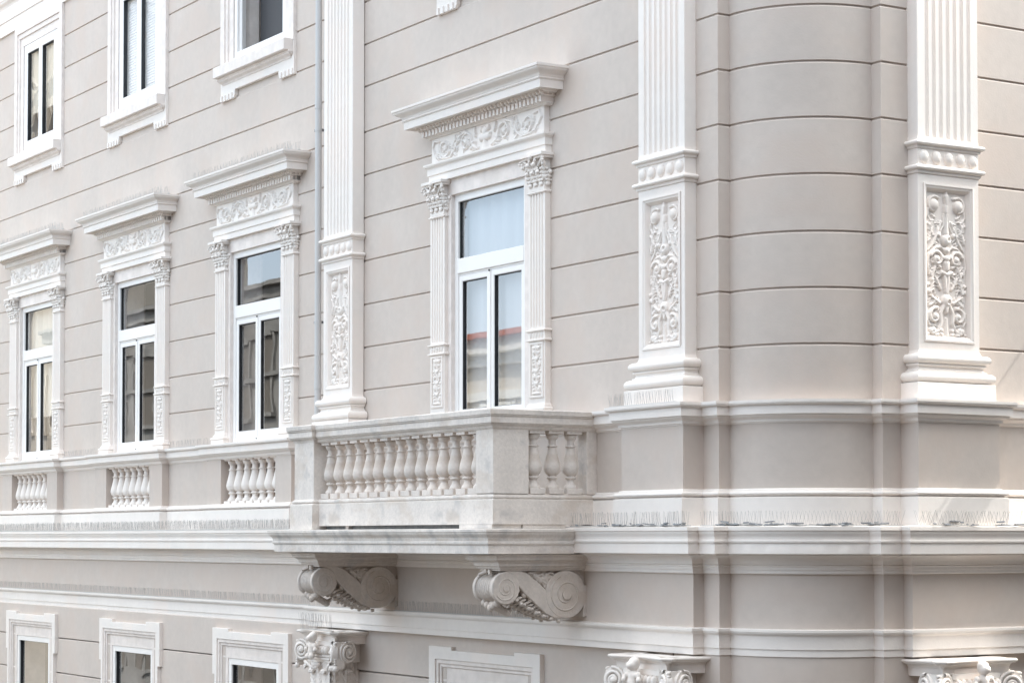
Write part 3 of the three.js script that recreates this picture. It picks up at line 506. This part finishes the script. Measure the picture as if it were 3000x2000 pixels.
{
  const bx0 = -6.20, bx1 = -2.60, zf = 1.055;
  const slabPath = [[-6.42, 0.0], [-6.42, 1.0], [-2.66, 1.0], [-2.66, 0.0]];
  const bal = up('balcony', [sweep([[-0.3, -0.128], [0.13, -0.128], [0.132, -0.126], [0.132, -0.056], [0.14, -0.052], ...torus(0.14, -0.05, -0.022, 0.008, 4), [0.142, -0.018], ...cyma(0.143, -0.014, 0.178, 0.054), [0.186, 0.056], [0.186, 0.076], [0.12, 0.083], [-0.3, 0.086]], slabPath, { crease: 0.5 }), box(-6.2, -2.8, -0.127, 0.085, 0.02, 0.8)], M.stone, bldg, 'weathered stone balcony on scrolled consoles');
  const kid = (n, gs, m = M.stone, l) => part(n, gs, m, bal, l);
  bal.position.y = E;
  kid('waterproofing', box(-5.78, bx1 - 0.56, 0.083, 0.1175, 0.80, zf - 0.09), M.lead);
  const runPath = [[-5.80, zf - 0.01], [bx1, zf - 0.01], [bx1, 0.0]];
  kid('plinth', sweep([[-0.17, 0.118], [0, 0.118], [0, 0.322], [-0.012, 0.328], ...torus(-0.012, 0.332, 0.362, 0.01, 5), [-0.012, 0.366], [-0.02, 0.372], [-0.17, 0.375]], runPath));
  kid('plinth_block', [box(bx1 - 0.55, bx1 - 0.02, 0.085, 0.117, zf - 0.30, zf - 0.012), box(-5.3, -5.24, 0.085, 0.117, zf - 0.2, zf - 0.05), box(bx1 - 0.25, bx1 - 0.01, 0.085, 0.117, 0.32, zf - 0.31)]);
  kid('corner_pier', [box(bx1 - 0.285, bx1 - 0.006, 0.374, 0.924, 0.69, zf - 0.016, 0.004)]); kid('wall_pier', box(bx1 - 0.15, bx1 - 0.008, 0.374, 0.924, 0.0, 0.105, 0.004));
  kid('left_pier', [box(-6.21, -5.80, 0.36, 0.925, 0.70, 1.085, 0.004), sweep([[-0.2, 0.085], [0.03, 0.085], [0.03, 0.318], [0.012, 0.33], ...torus(0.005, 0.333, 0.362, 0.014, 5), [0.0, 0.372], [-0.05, 0.38]], [[-6.21, 0.6], [-6.21, 1.085], [-5.80, 1.085], [-5.80, 0.9]])]);
  const railProf = [[-0.19, 0.905], [-0.006, 0.905], [0.0, 0.912], [0.006, 0.918], ...cyma(0.008, 0.922, 0.036, 0.956), [0.045, 0.958], [0.045, 1.008], [0.052, 1.012], ...torus(0.05, 1.014, 1.024, 0.006, 4), [0.06, 1.028], [0.062, 1.066], [0.05, 1.074], [-0.19, 1.082]];
  kid('rail', sweep(railProf, runPath.map((p, i) => i === 0 ? [-5.79, p[1]] : p), { crease: 0.5 }));
  kid('left_rail', sweep(railProf.map((p) => [p[0], p[1] + 0.002]), [[-6.21, 0.1], [-6.21, 1.085], [-5.793, 1.085], [-5.793, 0.95]], { crease: 0.5 }));
  for (let k = 0; k < 15; k++) { const b = baluster(bal, -5.685 + 0.1945 * k + 0.006 * (rnd() - 0.5), zf - 0.1 + 0.006 * (rnd() - 0.5), stoneTones[Math.floor(rnd() * 4)], 0); b.rotation.y = Math.floor(rnd() * 4) * Math.PI / 2 + 0.05 * (rnd() - 0.5); }
  for (const z of [0.596, 0.407, 0.223]) baluster(bal, bx1 - 0.085, z, stoneTones[Math.floor(rnd() * 4)], Math.PI / 2);
}
// scrolled consoles that carry the balcony
function consoleBracket(label) {
  const w = 0.155, g = part('console', [sweep([[-0.1, -0.268], [0.002, -0.268], [0.004, -0.252], [0.022, -0.249], [0.024, -0.232], [0.042, -0.229], [0.044, -0.206], ...cyma(0.05, -0.203, 0.078, -0.178), [0.088, -0.176], [0.09, -0.160], ...cove(0.096, -0.157, 0.118, -0.137), [0.122, -0.134], [-0.1, -0.129]], [[-w - 0.005, 0.05], [-w - 0.005, 0.955], [w + 0.005, 0.955], [w + 0.005, 0.05]], { crease: 0.5 }), box(-w, w, -0.268, -0.131, 0.05, 0.96)], M.corbel, bldg, label);
  g.position.y = E;
  const side = (pts, hw) => { const s = new THREE.Shape(pts.map((p) => new THREE.Vector2(-p[0], p[1]))); const q = new THREE.ExtrudeGeometry(s, { depth: 2 * hw - 0.012, bevelEnabled: true, bevelThickness: 0.006, bevelSize: 0.006, bevelSegments: 1, curveSegments: 4 }); q.rotateY(Math.PI / 2); return at(q, -hw + 0.006, 0, 0); };
  const circ = (z, y, q, n = 36) => Array.from({ length: n }, (_, i) => [z + q * Math.cos(i / n * 2 * Math.PI), y + q * Math.sin(i / n * 2 * Math.PI)]);
  const zB = 0.305, yB = -0.470, rB = 0.196, zS = 0.905, yS = -0.412, rS = 0.128;
  const band = [[0.93, -0.285], [0.85, -0.290], [0.78, -0.322], [0.70, -0.385], [0.60, -0.475], [0.50, -0.57], [0.44, -0.63], [0.36, -0.664], [0.30, -0.664], [0.26, -0.62], [0.30, -0.56], [0.40, -0.53], [0.46, -0.50], [0.56, -0.40], [0.64, -0.335], [0.72, -0.275], [0.80, -0.262], [0.92, -0.27]];
  const lower = [[0.93, -0.285], [0.86, -0.30], [0.80, -0.36], [0.71, -0.455], [0.60, -0.545], [0.50, -0.625], [0.42, -0.66], [0.33, -0.667], [0.25, -0.64], [0.30, -0.55], [0.42, -0.515], [0.55, -0.40], [0.68, -0.302], [0.76, -0.272], [0.88, -0.268]];
  const sc = part('scroll', [side(circ(zB, yB, rB), w + 0.004), side(circ(zS, yS, rS - 0.024), w - 0.01), ...[-1, 1].map((q) => at(side(circ(zS, yS, rS), 0.021), q * (w - 0.014), 0, 0)), side(lower, w), side([[0.76, -0.27], [0.62, -0.34], [0.45, -0.50], [0.12, -0.60], [0.06, -0.60], [0.06, -0.269]], w - 0.04), side([[0.12, -0.655], [0.05, -0.655], [0.05, -0.4], [0.12, -0.4]], w + 0.001)], M.corbel, g);
  const carve = [];
  for (const s of [-1, 1]) {
    const sp = (z, y, R, turns, st, dir, x, q) => { const p = []; for (let i = 0; i <= 40; i++) { const t = i / 40, a = st + dir * t * turns * 2 * Math.PI, k = R * (1 - 0.82 * t); p.push([s * x, y + k * Math.sin(a), z + k * Math.cos(a)]); } return tube(p, q, 90, 5); };
    carve.push(sp(zB, yB, rB * 0.83, 2.0, 1.2, -1, w + 0.004, 0.008), sp(zS, yS, rS * 0.82, 1.9, -0.6, -1, w + 0.006, 0.007));
    for (const [z, y, q] of [[zB, yB, 0.04], [zS, yS, 0.026]]) { const d = new THREE.CylinderGeometry(q, q * 1.08, 0.012, 20); d.rotateZ(Math.PI / 2); carve.push(at(d, s * (w + 0.012), y, z)); }
    // leaf in the hollow above the band
    const lf = new Carving(); lf.leaf(0.60, -0.315, -2.6, 0.13, 0.09, 0.035); lf.leaf(0.55, -0.35, 2.9, 0.12, 0.10, 0.035); lf.leaf(0.5, -0.33, -2.0, 0.12, 0.08, 0.035); lf.spiral(0.445, -0.325, 0.045, 1.1, 1, 0, 0.011, 0.035); lf.leaf(0.44, -0.40, -1.4, 0.1, 0.06, 0.03); lf.dome(0.50, -0.405, 0.018, 0.03); lf.dome(0.47, -0.44, 0.016, 0.03); lf.leaf(0.66, -0.29, 3.0, 0.06, 0.05, 0.03);
    let m = lf.mesh(0.30, 0.72, -0.50, -0.272, 80, 46, 0.002); m.rotateY(Math.PI / 2); m = flipScale(m, s, 1, -1); carve.push(at(m, s * (w - 0.04), 0, 0));
  }
  part('scroll_carving', carve, M.corbel, sc);
  // leaf lying under the band
  const lv = [];
  for (let i = 0; i < 12; i++) {
    const t = i / 11, z = 0.80 - 0.42 * t, y = -0.50 - 0.17 * t - 0.02 * Math.sin(t * 3.1), hw = 0.15 - 0.02 * t;
    for (const s of [-1, 1]) { const q = ball(0, 0, 0, 0.062, 0.016, 0.03, 8, 6); q.rotateZ(s * 0.35); q.rotateY(s * 0.6); lv.push(at(q, s * hw * 0.62, y + 0.012, z)); const tq = ball(0, 0, 0, 0.024, 0.018, 0.02, 6, 5); lv.push(at(tq, s * hw * (1 + 0.06 * ((i % 2) ? 1 : -1)), y - 0.012 - 0.012 * (i % 2), z - 0.01)); }
    lv.push(ball(0, y - 0.012, z, 0.025, 0.02, 0.04, 8, 6));
  }
  for (const s of [-1, 1]) for (let i = 0; i < 6; i++) lv.push(ball(s * (w - 0.03), -0.43 - 0.04 * i, 0.77 - 0.062 * i, 0.022, 0.028, 0.022, 7, 5));
  part('under_leaf', lv, M.corbel, g);
  // leaf shell over the front scroll with a curled tip
  const fl = [];
  for (let i = -4; i <= 4; i++) {                            // ribs fanning down from under the top slab
    const p = []; for (let k = 0; k <= 12; k++) { const t = k / 12, a = (100 - 185 * t) * Math.PI / 180, sp = 0.30 + 0.75 * Math.sin(Math.PI * (0.15 + 0.62 * t)); p.push([i * 0.029 * sp, yS + (rS - 0.022) * Math.sin(a), zS + (rS - 0.020) * Math.cos(a)]); }
    fl.push(tube(p, 0.0125, 24, 6));
  }
  for (const q of [-1, 1]) fl.push(rod([q * 0.02, -0.272, zS + 0.07], [q * 0.09, -0.30, zS + 0.11], 0.02, 0.012, 7));
  for (let i = 0; i < 5; i++) fl.push(ball((i - 2) * 0.05, -0.535 - 0.02 * (2 - Math.abs(i - 2)), 0.955, 0.03, 0.035, 0.03, 8, 6));
  for (let k = 0; k < 7; k++) fl.push(ball(0, -0.55 - 0.012 * k, 0.93 - 0.022 * k, 0.085 - 0.006 * k, 0.032, 0.03, 10, 7));
  fl.push(ball(0, -0.625, 0.80, 0.055, 0.03, 0.028, 10, 7), ball(0, -0.60, 0.775, 0.04, 0.022, 0.02, 8, 6));
  part('front_leaf', fl, M.corbel, g);
  return g;
}
const cb = consoleBracket('stone console under the left end of the balcony'); cb.position.set(-6.08, E, 0.005);
{ const c = cb.clone(); c.position.set(-2.775, E, 0.005); c.userData = { label: 'stone console under the right end of the balcony' }; bldg.add(c); }

// ---------------------------------------------------------------- lower pilasters with composite capitals
function lowerPilaster(label) {
  const g = group('lower_pilaster', bldg, label), w = 0.20, d = 0.30, p = (n, q) => part(n, q, M.trim, g);
  p('shaft', [box(-w, w, -E + 0.4, -1.38, -0.02, d, 0.004), box(-w + 0.01, w - 0.01, -1.38, -1.0, -0.02, d - 0.01), ...[-0.14, -0.07, 0, 0.07, 0.14].map((x) => rod([x, -E + 0.4, d], [x, -1.42, d], 0.022, 0.022, 8))]);
  // hollow-sided top slab
  const ab = (k) => { const a = 0.465 * k, pts = []; pts.push([-a, -0.02], [-a, 0.06], [-a + 0.06, d - 0.04]); for (const [x, z] of [[-a + 0.02, d + 0.03], [-a + 0.09, d + 0.11 * k]]) pts.push([x, z]); for (let i = 0; i <= 8; i++) { const t = i / 8; pts.push([(-a + 0.13) + (2 * a - 0.26) * t, d + 0.11 * k - 0.06 * Math.sin(Math.PI * t)]); } for (const [x, z] of [[a - 0.09, d + 0.11 * k], [a - 0.02, d + 0.03]]) pts.push([x, z]); pts.push([a - 0.06, d - 0.04], [a, 0.06], [a, -0.02]); return pts; };
  p('abacus', sweep([[-0.2, -1.06], [-0.085, -1.06], [-0.08, -0.995], ...cove(-0.076, -0.992, -0.036, -0.964), [-0.026, -0.962], [-0.026, -0.956], ...torus(-0.022, -0.955, -0.932, 0.012, 5), [-0.2, -0.926]], ab(1), { crease: 0.5 }));
  const vol = (x, z, ang, label2) => { const q = []; const pts = []; for (let i = 0; i <= 60; i++) { const t = i / 60, a = 1.35 + t * 2.3 * 2 * Math.PI, R = 0.104 * (1 - 0.78 * t); pts.push([-R * Math.cos(a), R * Math.sin(a), 0.026 + 0.012 * t]); } q.push(tube(pts, 0.0145, 150, 6)); const c = new THREE.CylinderGeometry(0.108, 0.108, 0.04, 28); c.rotateX(Math.PI / 2); q.push(c); q.push(ball(0, 0, 0.035, 0.03, 0.03, 0.028, 12, 8)); let m = mergeGeometries(q.map(plain)); if (label2) m = flipScale(m, -1, 1, 1); m.rotateY(ang); p('volute', at(m, x, -1.140, z)); };
  vol(-0.35, d + 0.03, 0.38, false); vol(0.35, d + 0.03, -0.38, true);
  vol(0.41, d - 0.07, Math.PI / 2 + 0.35, false); vol(-0.41, d - 0.07, -Math.PI / 2 - 0.35, true);
  const cush = []; for (let i = 0; i < 8; i++) { const x = (i - 3.5) * 0.058; cush.push(ball(x, -1.125, d + 0.045, 0.025, 0.045, 0.035, 8, 7)); }
  cush.push(box(-0.25, 0.25, -1.08, -1.04, -0.02, d + 0.03), ...[-1.185, -1.215].map((y) => rod([-0.24, y, d + 0.03], [0.24, y, d + 0.03], 0.014, 0.014, 8)), box(-0.26, 0.26, -1.25, -1.08, -0.02, d + 0.022));
  for (const s of [-1, 1]) { for (let k = 0; k < 10; k++) cush.push(ball(s * 0.425, -1.05 - k * 0.026, d + 0.065, 0.016, 0.014, 0.016, 7, 5)); cush.push(box(s * 0.425 - 0.012, s * 0.425 + 0.012, -1.30, -1.035, d - 0.03, d + 0.055)); cush.push(ball(s * 0.43, -1.30, d + 0.06, 0.03, 0.03, 0.03, 8, 6)); }
  p('echinus', cush);
  // cherub seated on the middle of the top slab
  p('cherub', [at(blob([[0, 0.0, 0, 0.045], [0.0, -0.01, 0.03, 0.028], [0.018, 0.0, 0.045, 0.014], [-0.018, 0.0, 0.045, 0.014], [0, -0.012, 0.05, 0.010], [0, -0.09, 0, 0.045], [0, -0.14, 0.01, 0.042], [-0.07, -0.08, 0.01, 0.026], [-0.10, -0.12, 0.025, 0.022], [0.07, -0.08, 0.01, 0.026], [0.10, -0.12, 0.025, 0.022], [0.0, 0.035, -0.01, 0.028], [-0.03, 0.028, 0, 0.02], [0.03, 0.028, 0, 0.02], [-0.04, -0.19, 0.035, 0.032], [0.04, -0.19, 0.035, 0.032]], [-0.16, -0.26, -0.12], 0.36, 40, 0.008), 0, -1.0, d + 0.10)]);
  const lv = [], ac = new Carving(), leafUp = (x, y, H, W, h) => {       // an upright acanthus leaf: rib and swept lobes
    ac.line([[x, y], [x, y + H]], W * 0.20, W * 0.14, h);
    for (let k = 0; k < 6; k++) for (const q of [-1, 1]) { const v = y + H * (0.04 + 0.15 * k), m = W * (0.52 - 0.035 * k); ac.line([[x + q * W * 0.12, v], [x + q * m * 0.75, v + H * 0.09], [x + q * m, v + H * 0.19]], W * 0.15, W * 0.07, h * 0.85, h * 0.6); }
  };
  for (const x of [-0.13, 0, 0.13]) leafUp(x, -1.68, 0.34, 0.125, 0.034);
  for (const x of [-0.19, -0.066, 0.066, 0.19]) leafUp(x, -1.62, 0.36, 0.10, 0.022);
  lv.push(at(ac.mesh(-0.215, 0.215, -1.66, -1.24, 64, 64, 0), 0, 0, d + 0.004));
  for (const s of [-1, 1]) { const m = ac.mesh(-0.165, 0.165, -1.66, -1.24, 44, 64, 0); m.rotateY(s * Math.PI / 2); lv.push(at(m, s * (w + 0.004), 0, d - 0.165)); }
  const curl = (x, y, z, ry, k) => { const q = ball(0, 0, 0, 0.055 * k, 0.026 * k, 0.032 * k, 12, 8), f = [q]; for (const u of [-0.036, -0.012, 0.012, 0.036]) f.push(ball(u * k, -0.02 * k, 0.016 * k, 0.013 * k, 0.018 * k, 0.013 * k, 7, 5)); const m = mergeGeometries(f.map(plain)); m.rotateY(ry); lv.push(at(m, x, y, z)); };
  for (const x of [-0.13, 0.13]) curl(x, -1.335, d + 0.045, 0, 0.9);
  curl(0, -1.275, d + 0.065, 0, 1.25);
  for (const s of [-1, 1]) { curl(s * 0.30, -1.295, d + 0.02, s * 0.5, 1.0); curl(s * (w + 0.05), -1.335, 0.12, s * Math.PI / 2, 0.9); lv.push(tube([[s * 0.14, -1.40, d + 0.01], [s * 0.20, -1.30, d + 0.03], [s * 0.29, -1.255, d + 0.045]], 0.018, 16, 6)); }
  p('leaves', lv);
  return g;
}
const lp = lowerPilaster('pilaster capital with cherub and scrolls below the left console'); lp.position.set(-7.13, E, 0.02);
{ const c = lp.clone(); c.position.set(-1.47, E, 0.02); c.userData = { label: 'pilaster capital with cherub at the bottom, left of the rounded corner' }; bldg.add(c);
  const c2 = lp.clone(); c2.position.set(0.02, E, -1.53); c2.rotation.y = Math.PI / 2; c2.userData = { label: 'pilaster capital with cherub in the bottom right corner of the picture' }; bldg.add(c2); }

// ---------------------------------------------------------------- things fixed to or resting on the building
const thing = (name, label, category, grp, pos = [0, E, 0]) => { const g = group(name, scene); g.position.set(...pos); g.userData = { label, category }; if (grp) g.userData.group = grp; return g; };
{
  const t = thing('downpipe', 'grey metal downpipe running down beside the left fluted pilaster', 'downpipe', null, [-7.70, E, 0.085]);
  part('pipe', [at(new THREE.CylinderGeometry(0.035, 0.035, 7.6, 20), 0, 4.86, 0), at(new THREE.CylinderGeometry(0.039, 0.039, 0.08, 20), 0, 1.6, 0), at(new THREE.CylinderGeometry(0.039, 0.039, 0.08, 20), 0, 4.55, 0)], M.pipe, t);
  for (const y of [4.29, 2.265]) { part('collar', at(new THREE.CylinderGeometry(0.0385, 0.0385, 0.035, 20), 0, y, 0), M.pipe, t); part('bracket', [box(-0.075, -0.035, y - 0.012, y + 0.012, -0.006, 0.010), box(-0.012, 0.012, y - 0.012, y + 0.012, -0.12, -0.03), box(-0.072, -0.050, y - 0.03, y + 0.03, -0.012, 0.0)], M.clip, t); }
}
{
  const t = thing('blade_sign', 'blank board sign projecting from the side wall, outside the picture', 'sign', null, [0, E + 3.22, -4.2]);
  part('board', box(0.30, 1.3, -0.22, 0.22, -0.02, 0.02, 0.004), M.clip, t);
  part('bracket', [rod([-0.04, 0.3, 0], [1.32, 0.3, 0], 0.014), rod([-0.04, 0.3, 0], [-0.04, -0.2, 0], 0.02)], M.clip, t);
}
// bird spikes: a base strip with fans of thin wires
function spikes(label, runs) {                               // runs: [x0, z0, x1, z1, y, height]
  const t = thing('bird_spikes', label, 'bird spikes', null), base = [], pos = [];
  for (const [x0, z0, x1, z1, y, h] of runs) {
    const L = Math.hypot(x1 - x0, z1 - z0), dx = (x1 - x0) / L, dz = (z1 - z0) / L, nx = -dz, nz = dx;
    const b = new THREE.BoxGeometry(L, 0.006, 0.022); b.rotateY(Math.atan2(-dz, dx)); base.push(at(b, (x0 + x1) / 2, y + 0.003, (z0 + z1) / 2));
    for (let s = 0.01; s < L; s += 0.030) for (const q of [-1, 1]) {
      const lean = q * (0.022 + 0.008 * rnd()) + 0.004 * (rnd() - 0.5), out = (rnd() - 0.5) * 0.05 + (q > 0 ? 0.02 : -0.01), hh = h * (0.92 + 0.12 * rnd()), u = s + 0.003 * rnd();
      const A = [x0 + dx * u, y, z0 + dz * u], B = [A[0] + dx * lean + nx * out, y + hh, A[2] + dz * lean + nz * out], w = 0.00095;
      const c = [[-w, 0], [w, 0], [0, w * 1.7]].map(([a, o]) => [dx * a + nx * o, dz * a + nz * o]);
      for (let k = 0; k < 3; k++) { const m = c[k], n = c[(k + 1) % 3]; pos.push(A[0] + m[0], A[1], A[2] + m[1], A[0] + n[0], A[1], A[2] + n[1], B[0] + n[0], B[1], B[2] + n[1], A[0] + m[0], A[1], A[2] + m[1], B[0] + n[0], B[1], B[2] + n[1], B[0] + m[0], B[1], B[2] + m[1]); }
    }
  }
  part('base_strip', base, M.spikeBase, t);
  const g = new THREE.BufferGeometry(); g.setAttribute('position', new THREE.Float32BufferAttribute(pos, 3)); g.computeVertexNormals();
  part('wires', g, M.steel, t).userData.kind = 'stuff';
}
['bird spikes on top of the leftmost carved window hood', 'bird spikes on top of the second carved window hood from the left', 'bird spikes on top of the window hood next to the downpipe'].forEach((l, i) => { const c = CW[i]; spikes(l, [[c - 1.28, 0.19, c + 1.26, 0.19, 4.145, 0.09], [c - 1.28, 0.08, c + 1.26, 0.08, 4.149, 0.09]]); });
spikes('long row of bird spikes on the cornice below the blind balustrades', [[XL, 0.15, -6.45, 0.15, 0.10, 0.115], [XL, 0.19, -6.45, 0.19, 0.096, 0.105]]);
spikes('bird spikes on the cornice right of the balcony, round the corner', [[-2.62, 0.26, -0.93, 0.26, 0.10, 0.115], [-0.92, 0.16, -0.74, 0.16, 0.10, 0.115], ...curve.slice(0, -1).map((p, i) => { const a = [p[0] + (p[0] + e) / RC * 0.13, p[1] + (p[1] + e) / RC * 0.13], q = curve[i + 1], b = [q[0] + (q[0] + e) / RC * 0.13, q[1] + (q[1] + e) / RC * 0.13]; return [a[0], a[1], b[0], b[1], 0.10, 0.115]; }), [0.16, -0.74, 0.16, -0.95, 0.10, 0.115], [0.29, -0.98, 0.29, -4.5, 0.10, 0.115]]);
spikes('bird spikes on the string course under the frieze, left part', [[XL, 0.028, -7.9, 0.028, -0.702, 0.10]]);
spikes('bird spikes on the string course under the balcony', [[-7.8, 0.13, -6.4, 0.13, -0.702, 0.10], [-5.95, 0.125, -3.1, 0.125, -0.702, 0.10]]);
spikes('bird spikes on the ledge between the first and second tall windows', [[CW[0] + 1.22, 0.05, CW[1] - 1.12, 0.05, 1.08, 0.085]]);
spikes('bird spikes on the ledge between the second and third tall windows', [[CW[1] + 1.22, 0.05, CW[2] - 1.12, 0.05, 1.08, 0.085]]);
spikes('bird spikes round the foot of the pilaster left of the corner', [[-2.35, 0.05, -2.0, 0.05, 1.08, 0.10], [-2.03, 0.26, -1.12, 0.26, 1.076, 0.105]]);
spikes('bird spikes standing on the capital below the left console', [[-7.45, 0.40, -6.72, 0.40, -0.925, 0.17]]);
// torn lead flashing and grit lying on the cornice by the corner
{
  const t = thing('lead_scraps', 'torn dark flashing and grit lying on the cornice by the corner', 'debris', null);
  const g = [];
  for (let i = 0; i < 110; i++) {
    const u = rnd(), q = rnd(); let x, z, turn;
    if (u < 0.35) { x = -2.5 + 1.55 * rnd() ** 0.6; z = 0.22 + 0.09 * q; turn = 0; } else if (u < 0.78) { const a = rnd() * Math.PI / 2, R = RC + 0.10 + 0.10 * q; x = -e + R * Math.sin(a); z = -e + R * Math.cos(a); turn = a; } else { x = 0.24 + 0.07 * q; z = -1.1 - 1.4 * rnd(); turn = Math.PI / 2; }
    const b = new THREE.BoxGeometry(0.015 + 0.10 * rnd(), 0.003 + 0.008 * rnd(), 0.01 + 0.02 * rnd()); b.rotateZ((rnd() - 0.5) * 0.35); b.rotateX((rnd() - 0.5) * 0.8); b.rotateY(turn + (rnd() - 0.5) * 0.6); g.push(at(b, x, 0.104 + 0.028 * rnd() * rnd(), z));
  }
  part('scraps', g, M.lead, t).userData.kind = 'stuff';
}
// blinds and curtains
function fabric(x0, x1, y0, y1, z, folds, amp, nx = 120, ny = 1) { const g = new THREE.PlaneGeometry(x1 - x0, y1 - y0, nx, ny); at(g, (x0 + x1) / 2, (y0 + y1) / 2, z); const p = g.attributes.position; for (let i = 0; i < p.count; i++) { const u = p.getX(i) * folds; p.setZ(i, z + amp * (Math.sin(u * 6.283) + 0.6 * Math.sin(u * 2.7 + 1) + 0.4 * vnoise(u * 3, p.getY(i), 64, 3))); } g.computeVertexNormals(); return g; }
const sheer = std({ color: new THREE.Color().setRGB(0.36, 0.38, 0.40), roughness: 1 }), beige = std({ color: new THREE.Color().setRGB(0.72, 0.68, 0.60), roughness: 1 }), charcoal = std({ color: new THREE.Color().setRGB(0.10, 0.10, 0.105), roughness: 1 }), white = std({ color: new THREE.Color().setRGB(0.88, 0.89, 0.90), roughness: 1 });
const hang = (name, label, cat, g, m, x) => { const t = new THREE.Mesh(merge(g), m); t.name = name; t.position.set(x, E, 0); t.castShadow = t.receiveShadow = true; t.userData = { label, category: cat }; scene.add(t); return t; };
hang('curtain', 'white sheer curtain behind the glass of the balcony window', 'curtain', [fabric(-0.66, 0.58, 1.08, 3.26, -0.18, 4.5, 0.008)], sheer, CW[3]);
hang('window_curtain', 'beige curtain behind the leftmost tall window', 'curtain', [fabric(-0.72, 0.7, 1.7, 3.28, -0.19, 4, 0.016)], beige, CW[0]);
const pleats = (y0, y1, z) => { const g = new THREE.PlaneGeometry(1.17, y1 - y0, 1, 80); at(g, 0, (y0 + y1) / 2, z); const p = g.attributes.position; for (let i = 0; i < p.count; i++) p.setZ(i, z + (Math.round((p.getY(i) - y0) / (y1 - y0) * 80) % 2 ? 0.012 : 0)); const q = g.toNonIndexed(); q.computeVertexNormals(); return q; };
hang('pleated_blind', 'beige pleated blind lowered halfway in the leftmost upper window', 'blind', [pleats(6.0, 6.94, -0.118)], beige, CW[0]);
hang('roller_blind', 'white blind fully lowered behind the second upper window', 'blind', [pleats(5.54, 6.94, -0.118)], white, CW[1]);
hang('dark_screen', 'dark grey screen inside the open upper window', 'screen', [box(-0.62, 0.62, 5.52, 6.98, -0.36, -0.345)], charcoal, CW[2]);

// ---------------------------------------------------------------- the street, and the houses across it that the windows mirror
const ground = part('street', new THREE.PlaneGeometry(1600, 1600).rotateX(-Math.PI / 2), M.street, scene); ground.userData = { kind: 'structure', label: 'paved street in front of the building' };
function house(label, x0, x1, zf, h, wallM, trimM, roofM, rows, shallow, deep = 9) {
  const g = group('house', scene); g.userData = { label, category: 'house' }; const p = (n, q, m) => part(n, q, m, g);
  p('wall', box(x0, x1, 0, h - 0.7, zf, zf + deep), wallM);
  p('cornice', [box(x0 - 0.25, x1 + 0.25, h - 0.7, h - 0.45, zf - 0.2, zf + deep + 0.2), box(x0 - 0.5, x1 + 0.5, h - 0.45, h - 0.12, zf - 0.5, zf + deep + 0.5), box(x0 - 0.1, x1 + 0.1, h - 1.5, h - 1.3, zf - 0.1, zf + 0.01), box(x0 - 0.1, x1 + 0.1, h - 2.75, h - 2.63, zf - 0.14, zf + 0.01)], trimM);
  p('roof', plate([[zf - 0.7, h - 0.12], [zf + deep + 0.7, h - 0.12], [zf + deep + 0.7, h], [zf + deep / 2, h + shallow], [zf - 0.7, h]], x0 - 0.6, x1 + 0.6).rotateY(-Math.PI / 2).translate(x0 + x1, 0, 0).scale(1, 1, 1), roofM);
  for (const [y0, y1] of rows) for (let x = x0 + 0.9; x < x1 - 1.5; x += 2.2) {
    const w = p('window', [box(x - 0.12, x + 1.42, y0 - 0.12, y0, zf - 0.16, zf + 0.02), box(x - 0.12, x, y0, y1 + 0.14, zf - 0.08, zf + 0.02), box(x + 1.3, x + 1.42, y0, y1 + 0.14, zf - 0.08, zf + 0.02), box(x, x + 1.3, y1, y1 + 0.14, zf - 0.12, zf + 0.02)], trimM);
    part('pane', box(x, x + 1.3, y0, y1, zf - 0.03, zf + 0.01), M.roomDark, w);
  }
  return g;
}
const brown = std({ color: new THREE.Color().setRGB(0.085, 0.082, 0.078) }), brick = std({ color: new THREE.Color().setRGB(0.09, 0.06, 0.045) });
const dun = std({ color: new THREE.Color().setRGB(0.42, 0.37, 0.31) });
const red = std({ color: new THREE.Color().setRGB(0.46, 0.14, 0.08) }), cream = std({ color: new THREE.Color().setRGB(0.66, 0.59, 0.50) }), offwhite = std({ color: new THREE.Color().setRGB(0.80, 0.77, 0.71) }), darkStone = std({ map: tex(256, 5, (u, v) => sc3([0.25, 0.24, 0.225], 0.6 + 0.8 * fbm(u * 12, v * 12, 12, 4, 91))) });
house('cream house with a red roof across the street, behind the camera', -36.5, -15, 16, E + 4.72, cream, offwhite, red, [[E + 0.9, E + 3.0], [E - 3.4, E - 1.2]], 0.28);
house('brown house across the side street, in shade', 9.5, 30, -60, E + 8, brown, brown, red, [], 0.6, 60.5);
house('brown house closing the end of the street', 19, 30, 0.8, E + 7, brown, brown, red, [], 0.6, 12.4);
house('tall dark brick house behind the camera', 4, 46, 13.5, E + 10, brick, brick, brick, [], 0.6, 20);
house('tall dark stone house across the street, behind the camera', -62, -43, 17, E + 7.4, darkStone, darkStone, darkStone, [[E + 3.6, E + 5.8], [E - 0.4, E + 1.9], [E - 4.2, E - 2]], 0.5, 4);
house('tall cream house at the far end of the street', -84, -62.2, 18, E + 20, dun, cream, darkStone, [[E + 15, E + 17], [E + 9.5, E + 11.5], [E + 4, E + 6], [E - 0.4, E + 1.9]], 0.8, 6);
{
  const t = group('terrace', scene); t.userData = { label: 'white garden terrace in front of the cream house across the street', category: 'terrace' };
  part('wall', box(-35, -17, 0, E - 0.2, 13.2, 15.98), offwhite, t); part('parapet', [box(-35.1, -16.9, E - 0.2, E + 0.0, 13.1, 13.5), box(-35.1, -16.9, E + 0.25, E + 0.32, 13.15, 13.3), ...Array.from({ length: 7 }, (_, i) => box(-34 + i * 2.6, -33.2 + i * 2.6, E + 0.0, E + 1.0, 13.2, 13.9))], offwhite, t);
}

renderer.render(scene, camera);
